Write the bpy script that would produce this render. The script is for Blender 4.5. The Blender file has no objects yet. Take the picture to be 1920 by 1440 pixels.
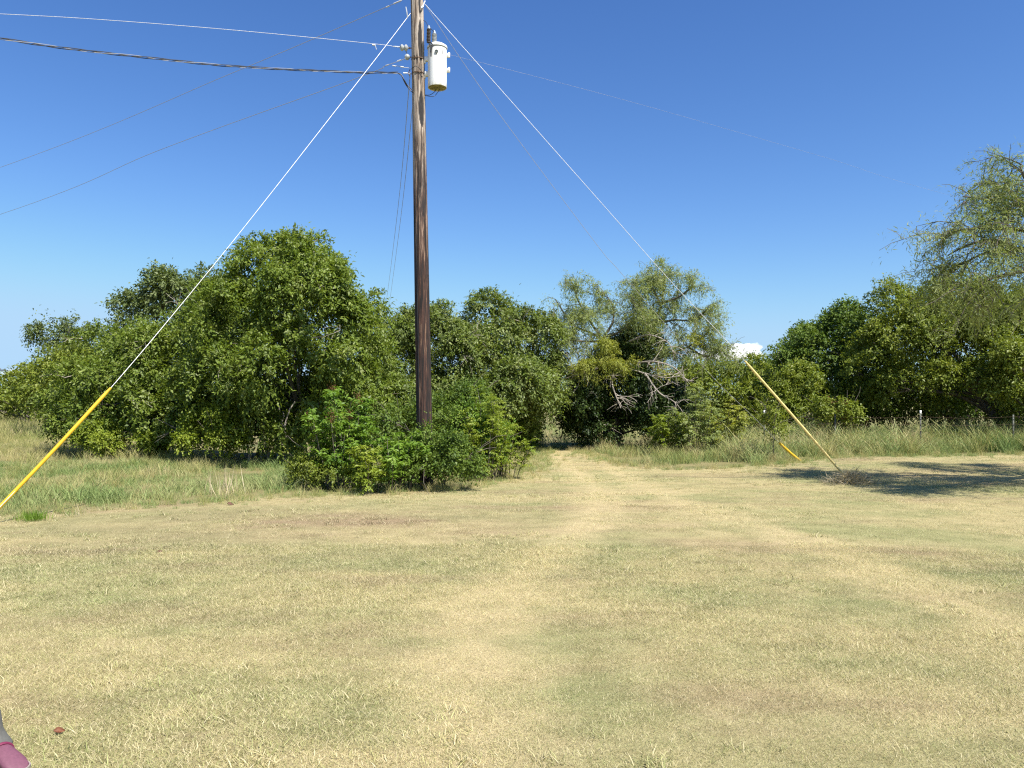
import bpy, math, random
import numpy as np
from mathutils import Vector, Matrix

random.seed(7)
rng = np.random.default_rng(11)
SC = bpy.context.scene
COL = SC.collection

# ------------------------------------------------------------------ camera, sky, sun, exposure
F, H, HZ = 1493.33, 1.6, 750.0            # focal length and horizon in photo pixels, eye height in metres
cam = bpy.data.cameras.new('camera')
cam.lens, cam.sensor_width, cam.shift_y = 28.0, 36.0, 30.0 / 1920.0
cam.clip_start, cam.clip_end = 0.05, 9000.0
camo = bpy.data.objects.new('camera', cam)
COL.objects.link(camo)
camo.location = (0, 0, H)
camo.rotation_euler = (math.radians(90), 0, 0)
SC.camera = camo

SUN_EL, SUN_ROT = math.radians(56), math.radians(136)
wd = bpy.data.worlds.new('World')
SC.world = wd
wd.use_nodes = True
_nt = wd.node_tree
_bg = _nt.nodes['Background']
_sky = _nt.nodes.new('ShaderNodeTexSky')
_sky.sky_type = 'NISHITA'
_sky.sun_disc = False
_sky.sun_elevation, _sky.sun_rotation = SUN_EL, SUN_ROT
_sky.altitude, _sky.air_density, _sky.dust_density, _sky.ozone_density = 100.0, 1.0, 0.6, 2.2
# the camera's deeper, more saturated rendering of a clear blue sky
EXPO = 1.05
_sep = _nt.nodes.new('ShaderNodeSeparateColor'); _cmb = _nt.nodes.new('ShaderNodeCombineColor')
_nt.links.new(_sky.outputs[0], _sep.inputs[0])
for _i, (_g, _k) in enumerate(((1.42, .95), (1.28, 1.01), (1.10, 1.165))):
    _a = _nt.nodes.new('ShaderNodeMath'); _a.operation = 'MULTIPLY'; _a.inputs[1].default_value = .153
    _p = _nt.nodes.new('ShaderNodeMath'); _p.operation = 'POWER'; _p.inputs[1].default_value = _g
    _m = _nt.nodes.new('ShaderNodeMath'); _m.operation = 'MULTIPLY'; _m.inputs[1].default_value = _k / (.1 * 2 ** EXPO)
    _nt.links.new(_sep.outputs[_i], _a.inputs[0]); _nt.links.new(_a.outputs[0], _p.inputs[0])
    _h = _nt.nodes.new('ShaderNodeMath'); _h.operation = 'SMOOTH_MIN'
    _h.inputs[1].default_value = (.47, .71, .97)[_i] / (.1 * 2 ** EXPO); _h.inputs[2].default_value = .22 / (.1 * 2 ** EXPO)
    _nt.links.new(_p.outputs[0], _m.inputs[0]); _nt.links.new(_m.outputs[0], _h.inputs[0]); _nt.links.new(_h.outputs[0], _cmb.inputs[_i])
_nt.links.new(_cmb.outputs[0], _bg.inputs[0])
_bg.inputs[1].default_value = 0.1

sl = bpy.data.lights.new('sun', 'SUN')
sl.energy, sl.angle, sl.color = 4.5, math.radians(0.5), (1.0, 0.95, 0.86)
so = bpy.data.objects.new('sun', sl)
COL.objects.link(so)
_sd = Vector((math.sin(SUN_ROT) * math.cos(SUN_EL), math.cos(SUN_ROT) * math.cos(SUN_EL), math.sin(SUN_EL)))
so.rotation_euler = (-_sd).to_track_quat('-Z', 'Y').to_euler()
so.location = (20, -10, 30)

vs = SC.view_settings
vs.view_transform, vs.look, vs.exposure, vs.gamma, vs.use_curve_mapping = 'Standard', 'None', EXPO, 1.0, False
SC.cycles.use_denoising = False
SC.cycles.filter_width = 1.2
SC.cycles.volume_bounces = 4
SC.cycles.max_bounces = 8
SC.cycles.transparent_max_bounces = 8


# ------------------------------------------------------------------ helpers
def W(px, py, Y):
    """World point seen at photo pixel (px, py) at distance Y."""
    return np.array([(px - 960) / F * Y, Y, H - (py - HZ) / F * Y])


def tag(o, label=None, cat=None, group=None, kind=None):
    if label: o['label'] = label
    if cat: o['category'] = cat
    if group: o['group'] = group
    if kind: o['kind'] = kind
    return o


def link(name, me, parent=None, loc=None):
    o = bpy.data.objects.new(name, me)
    COL.objects.link(o)
    if parent is not None:
        o.parent = parent
    if loc is not None:
        o.location = loc
    return o


def thing(name, label, cat, loc=(0, 0, 0), group=None):
    return tag(link(name, None, loc=loc), label, cat, group)


def mesh(name, V, Q, mat, attrs=None, smooth=False, origin=None):
    """Mesh from vertex array and an (n,4) quad or (n,3) triangle array; attrs are per-face floats."""
    V = np.asarray(V, float)
    Q = np.asarray(Q, np.int32)
    if origin is not None:
        V = V - np.asarray(origin)
    me = bpy.data.meshes.new(name)
    me.vertices.add(len(V))
    me.vertices.foreach_set('co', V.astype(np.float32).ravel())
    n, k = Q.shape
    me.loops.add(n * k)
    me.loops.foreach_set('vertex_index', Q.ravel())
    me.polygons.add(n)
    me.polygons.foreach_set('loop_start', np.arange(n, dtype=np.int32) * k)
    for an, av in (attrs or {}).items():
        a = me.attributes.new(an, 'FLOAT', 'FACE' if len(av) == n else 'POINT')
        a.data.foreach_set('value', np.asarray(av, np.float32))
    if smooth:
        me.polygons.foreach_set('use_smooth', np.ones(n, bool))
    me.update(calc_edges=True)
    me.validate()
    if mat is not None:
        me.materials.append(mat)
    return me


class MB:
    """Collects primitives and links them as ONE mesh."""
    def __init__(s): s.V, s.Q, s.n = [], [], 0

    def add(s, V, Q):
        V = np.asarray(V, float); Q = np.asarray(Q, int)
        if Q.shape[1] == 3: Q = np.concatenate([Q, Q[:, 2:3]], 1)
        s.V.append(V); s.Q.append(Q + s.n); s.n += len(V)

    def tube(s, pts, rad, sides=8, cap=True):
        V, Q = tube(pts, rad, sides, cap)
        s.add(V, Q)

    def lathe(s, prof, c=(0, 0, 0), sides=24, axis=(0, 0, 1)):
        """prof: list of (radius, height) along axis from c."""
        ax = np.array(axis, float); ax /= np.linalg.norm(ax)
        t = np.array([1., 0, 0]) if abs(ax[0]) < .8 else np.array([0, 1., 0])
        u = np.cross(ax, t); u /= np.linalg.norm(u); v = np.cross(ax, u)
        a = np.linspace(0, 2 * np.pi, sides, endpoint=False)
        ring = np.cos(a)[:, None] * u + np.sin(a)[:, None] * v
        V = np.concatenate([np.array(c) + ring * r + ax * h for r, h in prof])
        i = np.arange(sides); j = (i + 1) % sides
        Q = np.concatenate([np.stack([k * sides + i, k * sides + j, (k + 1) * sides + j, (k + 1) * sides + i], 1) for k in range(len(prof) - 1)])
        s.add(V, Q)

    def box(s, c, size, rot=None, bev=0.0):
        hx, hy, hz = np.array(size) / 2
        b = bev
        if b > 0:
            zs = [(-hz, b), (-hz + b, 0), (hz - b, 0), (hz, b)]
            V = []
            for z, ins in zs:
                x, y, e = hx - ins, hy - ins, b
                for sx, sy, o in ((1, -1, 0), (1, 1, 1), (-1, 1, 0), (-1, -1, 1)):
                    p = [(sx * (x - e), sy * y), (sx * x, sy * (y - e))]
                    if o: p = p[::-1]
                    V += [(p[0][0], p[0][1], z), (p[1][0], p[1][1], z)]
            V = np.array(V); Q = []
            for k in range(3):
                for i in range(8):
                    j = (i + 1) % 8
                    Q.append((k * 8 + i, k * 8 + j, k * 8 + 8 + j, k * 8 + 8 + i))
            for o, f in ((0, 1), (24, 0)):
                for t in ((0, 1, 2, 3), (0, 3, 4, 7), (4, 5, 6, 7)):
                    q = [o + i for i in t]
                    Q.append(tuple(q[::-1]) if f else tuple(q))
            Q = np.array(Q)
        else:
            V = np.array([(x, y, z) for z in (-hz, hz) for x, y in ((-hx, -hy), (hx, -hy), (hx, hy), (-hx, hy))])
            Q = np.array([(3, 2, 1, 0), (4, 5, 6, 7), (0, 1, 5, 4), (1, 2, 6, 5), (2, 3, 7, 6), (3, 0, 4, 7)])
        if rot is not None:
            V = V @ np.array(rot).T
        s.add(V + np.array(c), Q)

    def link(s, name, mat, parent=None, smooth=True, origin=None):
        me = mesh(name, np.concatenate(s.V), np.concatenate(s.Q), mat, smooth=False, origin=origin)
        if smooth:
            me.polygons.foreach_set('use_smooth', np.ones(len(me.polygons), bool))
            try: me.set_sharp_from_angle(angle=math.radians(40))
            except Exception: pass
        return link(name, me, parent)


def tube(pts, rad, sides=6, cap=True):
    P = np.asarray(pts, float)
    n = len(P)
    R = np.full(n, rad, float) if np.isscalar(rad) else np.asarray(rad, float)
    T = np.gradient(P, axis=0)
    T /= np.linalg.norm(T, axis=1, keepdims=True) + 1e-9
    ref = np.array([0, 0, 1.]) if abs(T[:, 2]).mean() < .85 else np.array([0, 1., 0])
    U = np.cross(T, ref); U /= np.linalg.norm(U, axis=1, keepdims=True) + 1e-9
    Vv = np.cross(T, U)
    a = np.linspace(0, 2 * np.pi, sides, endpoint=False)
    V = (P[:, None] + R[:, None, None] * (np.cos(a)[None, :, None] * U[:, None] + np.sin(a)[None, :, None] * Vv[:, None])).reshape(-1, 3)
    i = np.arange(sides); j = (i + 1) % sides
    Q = [np.stack([k * sides + i, k * sides + j, (k + 1) * sides + j, (k + 1) * sides + i], 1) for k in range(n - 1)]
    if cap:
        V = np.concatenate([V, P[:1], P[-1:]])
        c0, c1 = n * sides, n * sides + 1
        Q.append(np.stack([j, i, np.full(sides, c0), np.full(sides, c0)], 1))
        Q.append(np.stack([(n - 1) * sides + i, (n - 1) * sides + j, np.full(sides, c1), np.full(sides, c1)], 1))
    Q = np.concatenate(Q)
    return V, Q


def mesh_fix(name, V, Q, mat, smooth=True, origin=None):
    """Quads whose last two indices repeat become triangles."""
    V = np.asarray(V, float); Q = np.asarray(Q, np.int32)
    if origin is not None: V = V - np.asarray(origin)
    me = bpy.data.meshes.new(name)
    tri = Q[:, 2] == Q[:, 3]
    ln = np.where(tri, 3, 4)
    start = np.concatenate([[0], np.cumsum(ln)[:-1]]).astype(np.int32)
    mask = np.ones(Q.shape, bool); mask[tri, 3] = False
    me.vertices.add(len(V)); me.vertices.foreach_set('co', V.astype(np.float32).ravel())
    L = Q[mask].astype(np.int32)
    me.loops.add(len(L)); me.loops.foreach_set('vertex_index', L)
    me.polygons.add(len(Q)); me.polygons.foreach_set('loop_start', start)
    me.update(calc_edges=True); me.validate()
    if smooth:
        me.polygons.foreach_set('use_smooth', np.ones(len(me.polygons), bool))
        me.set_sharp_from_angle(angle=math.radians(45))
    if mat is not None: me.materials.append(mat)
    return me


def _mblink(s, name, mat, parent=None, smooth=True, origin=None):
    return link(name, mesh_fix(name, np.concatenate(s.V), np.concatenate(s.Q), mat, smooth, origin), parent, origin if (parent is None and origin is not None) else None)


MB.link = _mblink


def unit(a):
    return a / (np.linalg.norm(a, axis=-1, keepdims=True) + 1e-9)


def noise3(p, seed=0):
    """Value noise in 0..1 at points p (n,3)."""
    p = np.asarray(p, float)
    i = np.floor(p).astype(np.int64); f = p - i; f = f * f * (3 - 2 * f)

    def h(ix, iy, iz):
        n = (ix * 374761393 + iy * 668265263 + iz * 2147483647 + seed * 974711) & 0xFFFFFFFF
        n = ((n ^ (n >> 13)) * 1274126177) & 0xFFFFFFFF
        n = ((n ^ (n >> 16)) * 2246822519) & 0xFFFFFFFF
        return ((n ^ (n >> 15)) & 0xFFFF) / 65535.0
    r = 0
    for dx in (0, 1):
        for dy in (0, 1):
            for dz in (0, 1):
                w = (f[:, 0] if dx else 1 - f[:, 0]) * (f[:, 1] if dy else 1 - f[:, 1]) * (f[:, 2] if dz else 1 - f[:, 2])
                r = r + w * h(i[:, 0] + dx, i[:, 1] + dy, i[:, 2] + dz)
    return r


def smooth_path(pts, n=8):
    """Catmull-Rom through pts."""
    P = np.asarray(pts, float)
    P = np.concatenate([2 * P[:1] - P[1:2], P, 2 * P[-1:] - P[-2:-1]])
    out = []
    for k in range(1, len(P) - 2):
        for t in np.linspace(0, 1, n, endpoint=False):
            a, b, c, d = P[k - 1], P[k], P[k + 1], P[k + 2]
            out.append(.5 * (2 * b + (c - a) * t + (2 * a - 5 * b + 4 * c - d) * t * t + (3 * b - a - 3 * c + d) * t ** 3))
    out.append(P[-2])
    return np.array(out)


# ------------------------------------------------------------------ materials
class NT:
    """Tiny node-tree writer."""
    def __init__(s, name):
        s.m = bpy.data.materials.new(name); s.m.use_nodes = True
        s.t = s.m.node_tree; s.b = s.t.nodes['Principled BSDF']; s.out = s.t.nodes['Material Output']

    def n(s, typ, **kw):
        nd = s.t.nodes.new(typ)
        for k, v in kw.items():
            if k.startswith('i_'):
                key = k[2:]
                nd.inputs[int(key) if key.isdigit() else key.replace('_', ' ')].default_value = v
            else: setattr(nd, k, v)
        return nd

    def l(s, a, b): s.t.links.new(a, b)

    def noise(s, vec, scale, detail=3, rough=.55):
        nd = s.n('ShaderNodeTexNoise'); nd.inputs['Scale'].default_value = scale
        nd.inputs['Detail'].default_value = detail; nd.inputs['Roughness'].default_value = rough
        if vec is not None: s.l(vec, nd.inputs['Vector'])
        return nd.outputs['Fac']

    def ramp(s, fac, stops, interp='LINEAR'):
        nd = s.n('ShaderNodeValToRGB'); cr = nd.color_ramp; cr.interpolation = interp
        while len(cr.elements) < len(stops): cr.elements.new(.5)
        for e, (p, c) in zip(cr.elements, stops):
            e.position = p; e.color = (*c, 1) if not np.isscalar(c) else (c, c, c, 1)
        s.l(fac, nd.inputs[0])
        return nd.outputs[0]

    def mix(s, fac, a, b, typ='MIX'):
        nd = s.n('ShaderNodeMix', data_type='RGBA', blend_type=typ)
        for k, v in ((0, fac), (6, a), (7, b)):
            if hasattr(v, 'is_linked'): s.l(v, nd.inputs[k])
            else: nd.inputs[k].default_value = v if (np.isscalar(v)) else (*v, 1)
        return nd.outputs[2]

    def math(s, op, a, b=0.0, clamp=False):
        nd = s.n('ShaderNodeMath', operation=op, use_clamp=clamp)
        for k, v in ((0, a), (1, b)):
            if hasattr(v, 'is_linked'): s.l(v, nd.inputs[k])
            else: nd.inputs[k].default_value = v
        return nd.outputs[0]

    def mapr(s, v, a, b, c=0., d=1.):
        nd = s.n('ShaderNodeMapRange'); s.l(v, nd.inputs[0])
        for k, x in zip((1, 2, 3, 4), (a, b, c, d)): nd.inputs[k].default_value = x
        return nd.outputs[0]

    def scalevec(s, vec, xyz):
        nd = s.n('ShaderNodeMapping'); s.l(vec, nd.inputs[0]); nd.inputs['Scale'].default_value = xyz
        return nd.outputs[0]


def leaf_mat(name, cols, rough=.5, trans=.28, spec=.35, patch=.35, patch_cols=None):
    """Leaf blades: colour varies leaf by leaf (tint) and by spray (world noise)."""
    k = NT(name)
    at = k.n('ShaderNodeAttribute', attribute_name='tint').outputs['Fac']
    pos = k.n('ShaderNodeNewGeometry').outputs['Position']
    f = k.noise(pos, 1.3, 2)
    v = k.math('ADD', k.math('MULTIPLY', at, 1 - patch), k.math('MULTIPLY', k.mapr(f, .3, .7), patch))
    c = k.ramp(v, [(i / (len(cols) - 1), x) for i, x in enumerate(cols)])
    k.l(c, k.b.inputs['Base Color'])
    k.b.inputs['Roughness'].default_value = rough
    k.b.inputs['Specular IOR Level'].default_value = spec
    tr = k.n('ShaderNodeBsdfTranslucent')
    k.l(k.mix(1.0, c, (1.0, 1.0, .45), 'MULTIPLY'), tr.inputs[0])
    ms = k.n('ShaderNodeMixShader'); ms.inputs[0].default_value = trans
    k.l(k.b.outputs[0], ms.inputs[1]); k.l(tr.outputs[0], ms.inputs[2]); k.l(ms.outputs[0], k.out.inputs[0])
    return k.m


def bark_mat(name, a, b):
    k = NT(name)
    pos = k.n('ShaderNodeNewGeometry').outputs['Position']
    f = k.noise(k.scalevec(pos, (14, 14, 3)), 1, 4, .7)
    k.l(k.ramp(f, [(.3, a), (.7, b)]), k.b.inputs['Base Color'])
    k.b.inputs['Roughness'].default_value = .9
    bp = k.n('ShaderNodeBump'); bp.inputs[0].default_value = .6; bp.inputs[1].default_value = .02
    k.l(f, bp.inputs['Height']); k.l(bp.outputs[0], k.b.inputs['Normal'])
    return k.m


def plain(name, col, rough=.6, metal=0., var=.15, scale=30., spec=.5):
    k = NT(name)
    pos = k.n('ShaderNodeNewGeometry').outputs['Position']
    f = k.noise(pos, scale, 4)
    d = tuple(max(0, c * (1 - var)) for c in col); u = tuple(min(1, c * (1 + var)) for c in col)
    k.l(k.ramp(f, [(.3, d), (.7, u)]), k.b.inputs['Base Color'])
    k.b.inputs['Roughness'].default_value = rough; k.b.inputs['Metallic'].default_value = metal
    k.b.inputs['Specular IOR Level'].default_value = spec
    return k.m


M = {}
M['elm'] = leaf_mat('broad leaf green', [(0.051, 0.088, 0.014), (0.127, 0.189, 0.026), (0.197, 0.262, 0.04), (0.292, 0.329, 0.089)], .5, .38, .35)
M['elm_grey'] = leaf_mat('grey green leaf', [(0.057, 0.088, 0.024), (0.133, 0.181, 0.045), (0.203, 0.25, 0.073), (0.317, 0.336, 0.154)], .5, .36, .35)
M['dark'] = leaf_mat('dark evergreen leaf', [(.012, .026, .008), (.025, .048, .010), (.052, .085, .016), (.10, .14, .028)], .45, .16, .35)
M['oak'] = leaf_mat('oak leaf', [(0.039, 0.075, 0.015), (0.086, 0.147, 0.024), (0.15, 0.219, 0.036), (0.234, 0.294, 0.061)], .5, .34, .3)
M['far'] = leaf_mat('hazy distant leaf', [(0.063, 0.097, 0.034), (0.112, 0.156, 0.048), (0.154, 0.196, 0.064), (0.206, 0.231, 0.107)], .55, .32)  # paler, bluer leaf colour stands in for haze over distance
M['olive'] = leaf_mat('olive leaf', [(0.069, 0.106, 0.014), (0.156, 0.21, 0.026), (0.225, 0.27, 0.04), (0.3, 0.312, 0.064)], .5, .38)
M['sumac'] = leaf_mat('bright sumac leaf', [(0.05, 0.114, 0.014), (0.119, 0.222, 0.026), (0.187, 0.3, 0.037), (0.287, 0.372, 0.07)], .5, .40)
M['lime'] = leaf_mat('yellow green leaf', [(0.1, 0.15, 0.016), (0.187, 0.258, 0.026), (0.268, 0.33, 0.04), (0.349, 0.384, 0.076)], .5, .40)
M['mesq'] = leaf_mat('mesquite leaflet', [(.15, .20, .065), (.235, .295, .092), (.31, .36, .135), (.41, .43, .22)], .55, .45, patch=.5)
M['mesq_y'] = leaf_mat('yellowed leaflet', [(.19, .23, .04), (.28, .32, .055), (.36, .38, .075), (.42, .40, .10)], .55, .45)
M['brown_leaf'] = leaf_mat('rust leaf', [(.10, .045, .018), (.16, .08, .025)], .7, .2)
M['bark'] = bark_mat('bark', (.06, .05, .04), (.17, .145, .115))
M['bark_dark'] = bark_mat('dark bark', (.03, .025, .02), (.10, .085, .07))
M['deadwood'] = bark_mat('dead wood', (.20, .17, .14), (.42, .37, .31))
M['white_paint'] = plain('white enamel', (.80, .80, .79), .35, 0, .03, 6)
M['galv'] = plain('galvanised steel', (.66, .68, .70), .42, .55, .1)
M['bright_strand'] = plain('bright steel strand', (.62, .63, .65), .5, .2, .2)
M['dull_strand'] = plain('weathered strand', (.34, .34, .35), .6, .3, .1)
M['black_cable'] = plain('black cable', (.022, .023, .027), .55)
M['aluminium'] = plain('aluminium conductor', (.55, .57, .60), .5, .4)
M['porcelain'] = plain('grey porcelain', (.36, .38, .39), .25, 0, .05, 10)
M['porcelain_brown'] = plain('brown porcelain', (.075, .06, .05), .25, 0, .1, 10)
M['rust'] = plain('rusty steel', (.14, .085, .055), .8, .1, .4)
M['post_green'] = plain('dull post paint', (.07, .075, .06), .7, 0, .3)


# ------------------------------------------------------------------ ground zones
MOWN = np.array([(-30, 9.0), (-7.4, 11.2), (-5.4, 12.1), (-3.3, 13.5), (-1.2, 14.5), (-.35, 16.6), (.35, 20.0), (.6, 24.0), (1.0, 27.5),
                 (2.3, 27.0), (2.55, 24.2), (2.9, 20.4), (4.2, 18.6), (6.2, 19.6), (9.6, 22.4), (14.6, 22.8), (30, 23.2), (30, -12), (-30, -12)])


def inside(poly, x, y):
    r = np.zeros(len(x), bool)
    n = len(poly)
    for i in range(n):
        x0, y0 = poly[i]; x1, y1 = poly[(i + 1) % n]
        c = ((y0 > y) != (y1 > y)) & (x < (x1 - x0) * (y - y0) / (y1 - y0 + 1e-12) + x0)
        r ^= c
    return r


def ground_z(x, y):
    p = np.stack([np.asarray(x) * .11, np.asarray(y) * .11, np.zeros(np.shape(x))], -1).reshape(-1, 3)
    q = np.stack([np.asarray(x) * .6, np.asarray(y) * .6, np.full(np.shape(x), 5.)], -1).reshape(-1, 3)
    d = np.sqrt(np.asarray(x) ** 2 + np.asarray(y) ** 2).ravel()
    return (((noise3(p, 3) - .5) * .16 + (noise3(q, 4) - .5) * .03) * np.clip((d - 2) / 8, 0, 1)).reshape(np.shape(x))


def lawn_colour(k, blade):
    """Colour of the mown grass over the place: pale straw, green and brown patches and two worn wheel tracks."""
    pos = k.n('ShaderNodeNewGeometry').outputs['Position']
    sep = k.n('ShaderNodeSeparateXYZ'); k.l(pos, sep.inputs[0])
    x, y = sep.outputs[0], sep.outputs[1]
    flat = k.scalevec(pos, (1, 1, 0))
    str_ = k.scalevec(pos, (.45, 1, 0))
    n1 = k.noise(flat, .33, 3, .6); n2 = k.noise(str_, .9, 4, .65); n3 = k.noise(flat, 3.2, 3, .6)
    straw = k.ramp(n3, [(.3, (.49, .425, .215)), (.7, (.645, .555, .30))])
    green = k.ramp(n3, [(.3, (.27, .30, .125)), (.7, (.43, .445, .205))])
    brown = k.ramp(n3, [(.3, (.33, .24, .15)), (.7, (.47, .36, .225))])
    fg = k.mapr(k.math('ADD', k.math('MULTIPLY', n1, .55), k.math('MULTIPLY', n2, .45)), .44, .58)
    c = k.mix(k.math('MULTIPLY', fg, .85), straw, green)
    n4 = k.noise(k.scalevec(pos, (.35, .9, 0)), .75, 4, .65)
    fb = k.mapr(n4, .50, .68)
    # the browner sweep along the left edge of the lawn
    gx = k.math('MULTIPLY', k.math('ADD', x, 3.2), .26); gy = k.math('MULTIPLY', k.math('ADD', y, -10.0), .45)
    g = k.math('POWER', 2.718, k.math('MULTIPLY', k.math('ADD', k.math('MULTIPLY', gx, gx), k.math('MULTIPLY', gy, gy)), -1.0))
    fb = k.math('ADD', k.math('MULTIPLY', fb, .75), k.math('MULTIPLY', g, k.mapr(n2, .35, .6, .1, .55)), True)
    c = k.mix(fb, c, brown)
    # small worn and weedy spots
    n5 = k.noise(flat, 2.1, 4, .7); n6 = k.noise(k.scalevec(pos, (1.2, 2.6, 0)), 2.0, 4, .7)
    c = k.mix(k.mapr(n5, .58, .70, 0, .42), c, (.22, .235, .095))
    c = k.mix(k.mapr(n6, .60, .72, 0, .45), c, (.27, .20, .125))
    # wheel tracks
    for xs, wdt, amt in (([(0, .5), (.1, .49), (.2, .492), (.3, .535), (.42, .571), (.65, .572), (1, .560)], .38, .85),
                         ([(0, .70), (.12, .685), (.2, .672), (.3, .658), (.42, .628), (.65, .62), (1, .605)], .33, .75)):
        fc = k.n('ShaderNodeFloatCurve')
        cv = fc.mapping.curves[0]
        for i, p in enumerate(xs):
            if i in (0, len(xs) - 1): cv.points[0 if i == 0 else -1].location = p
            else: cv.points.new(*p)
        fc.mapping.update()
        k.l(k.mapr(y, 0, 30), fc.inputs['Value'])
        xc = k.math('MULTIPLY', k.math('ADD', fc.outputs[0], -.5), 20.0)
        dx = k.math('ABSOLUTE', k.math('SUBTRACT', x, xc))
        dx = k.math('ADD', dx, k.math('MULTIPLY', k.math('ADD', n2, -.5), 1.2))
        m = k.math('MULTIPLY', k.mapr(dx, wdt * 1.7, wdt * .2), k.mapr(k.math('ADD', k.math('MULTIPLY', n3, .5), k.math('MULTIPLY', n1, .5)), .36, .58, amt * .5, amt))
        c = k.mix(m, c, (.74, .61, .345))
    return c, pos, x, y


def make_ground_mat():
    k = NT('dry field ground')
    c, pos, x, y = lawn_colour(k, False)
    thatch = k.mix(.35, c, (.20, .15, .08))
    n = k.noise(pos, 55, 5, .7)
    thatch = k.mix(k.mapr(n, .35, .65), k.mix(1.0, thatch, (.72, .70, .66), 'MULTIPLY'), thatch)
    fieldc = k.ramp(k.noise(pos, .5, 5, .65), [(.3, (.10, .12, .05)), (.5, (.20, .18, .08)), (.7, (.30, .25, .13))])
    z = k.n('ShaderNodeAttribute', attribute_name='mown').outputs['Fac']
    k.l(k.mix(z, fieldc, thatch), k.b.inputs['Base Color'])
    k.b.inputs['Roughness'].default_value = 1.0
    k.b.inputs['Specular IOR Level'].default_value = .1
    bp = k.n('ShaderNodeBump'); bp.inputs[0].default_value = .8; bp.inputs[1].default_value = .03
    k.l(n, bp.inputs['Height']); k.l(bp.outputs[0], k.b.inputs['Normal'])
    return k.m


def make_blade_mat():
    k = NT('mown grass blade')
    c, pos, x, y = lawn_colour(k, True)
    t = k.n('ShaderNodeAttribute', attribute_name='tint').outputs['Fac']
    r = k.n('ShaderNodeObjectInfo').outputs['Random']
    c = k.mix(k.mapr(t, .0, .30, 1, 0), c, k.mix(.75, c, (.13, .09, .04)))
    c = k.mix(k.mapr(t, .30, .55, .55, 0), c, k.mix(1.0, c, (.62, .86, .5), 'MULTIPLY'))
    c = k.mix(k.mapr(t, .55, .9, 0, .85), c, (.72, .635, .405))
    c = k.mix(k.mapr(r, 0, 1, 0, .25), c, k.mix(1.0, c, (.6, .58, .5), 'MULTIPLY'))
    k.l(c, k.b.inputs['Base Color'])
    k.b.inputs['Roughness'].default_value = .6; k.b.inputs['Specular IOR Level'].default_value = .3
    tr = k.n('ShaderNodeBsdfTranslucent'); k.l(c, tr.inputs[0])
    ms = k.n('ShaderNodeMixShader'); ms.inputs[0].default_value = .25
    k.l(k.b.outputs[0], ms.inputs[1]); k.l(tr.outputs[0], ms.inputs[2]); k.l(ms.outputs[0], k.out.inputs[0])
    return k.m


def make_tall_mat(name, stops):
    k = NT(name)
    pos = k.n('ShaderNodeNewGeometry').outputs['Position']
    r = k.n('ShaderNodeObjectInfo').outputs['Random']
    t = k.n('ShaderNodeAttribute', attribute_name='tint').outputs['Fac']
    f = k.noise(k.scalevec(pos, (1, 1, 0)), .45, 3, .6)
    v = k.math('ADD', k.math('MULTIPLY', k.mapr(f, .35, .65), .5), k.math('ADD', k.math('MULTIPLY', r, .25), k.math('MULTIPLY', t, .25)))
    c = k.ramp(v, stops)
    k.l(c, k.b.inputs['Base Color'])
    k.b.inputs['Roughness'].default_value = .6; k.b.inputs['Specular IOR Level'].default_value = .3
    tr = k.n('ShaderNodeBsdfTranslucent'); k.l(c, tr.inputs[0])
    ms = k.n('ShaderNodeMixShader'); ms.inputs[0].default_value = .3
    k.l(k.b.outputs[0], ms.inputs[1]); k.l(tr.outputs[0], ms.inputs[2]); k.l(ms.outputs[0], k.out.inputs[0])
    return k.m


GM = make_ground_mat()
BM = make_blade_mat()

# one sheet: fine near the camera, coarse out to the horizon
gx = np.unique(np.concatenate([-np.geomspace(45, 4000, 14), np.linspace(-45, 45, 181), np.geomspace(45, 4000, 14)]))
gy = np.unique(np.concatenate([-np.geomspace(12, 4000, 12), np.linspace(-12, 70, 165), np.geomspace(70, 4000, 14)]))
X, Yg = np.meshgrid(gx, gy)
Zg = ground_z(X, Yg)
Zg = np.where(np.hypot(X, Yg) > 80, 0, Zg)
V = np.stack([X, Yg, Zg], -1).reshape(-1, 3)
ii, jj = np.meshgrid(np.arange(len(gy) - 1), np.arange(len(gx) - 1), indexing='ij')
a0 = (ii * len(gx) + jj).ravel()
Q = np.stack([a0, a0 + 1, a0 + len(gx) + 1, a0 + len(gx)], 1)
mo = inside(MOWN, V[:, 0], V[:, 1]).astype(float)
gme = mesh('ground', V, Q, GM, {'mown': mo}, smooth=True)
tag(link('ground', gme), kind='structure')


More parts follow.
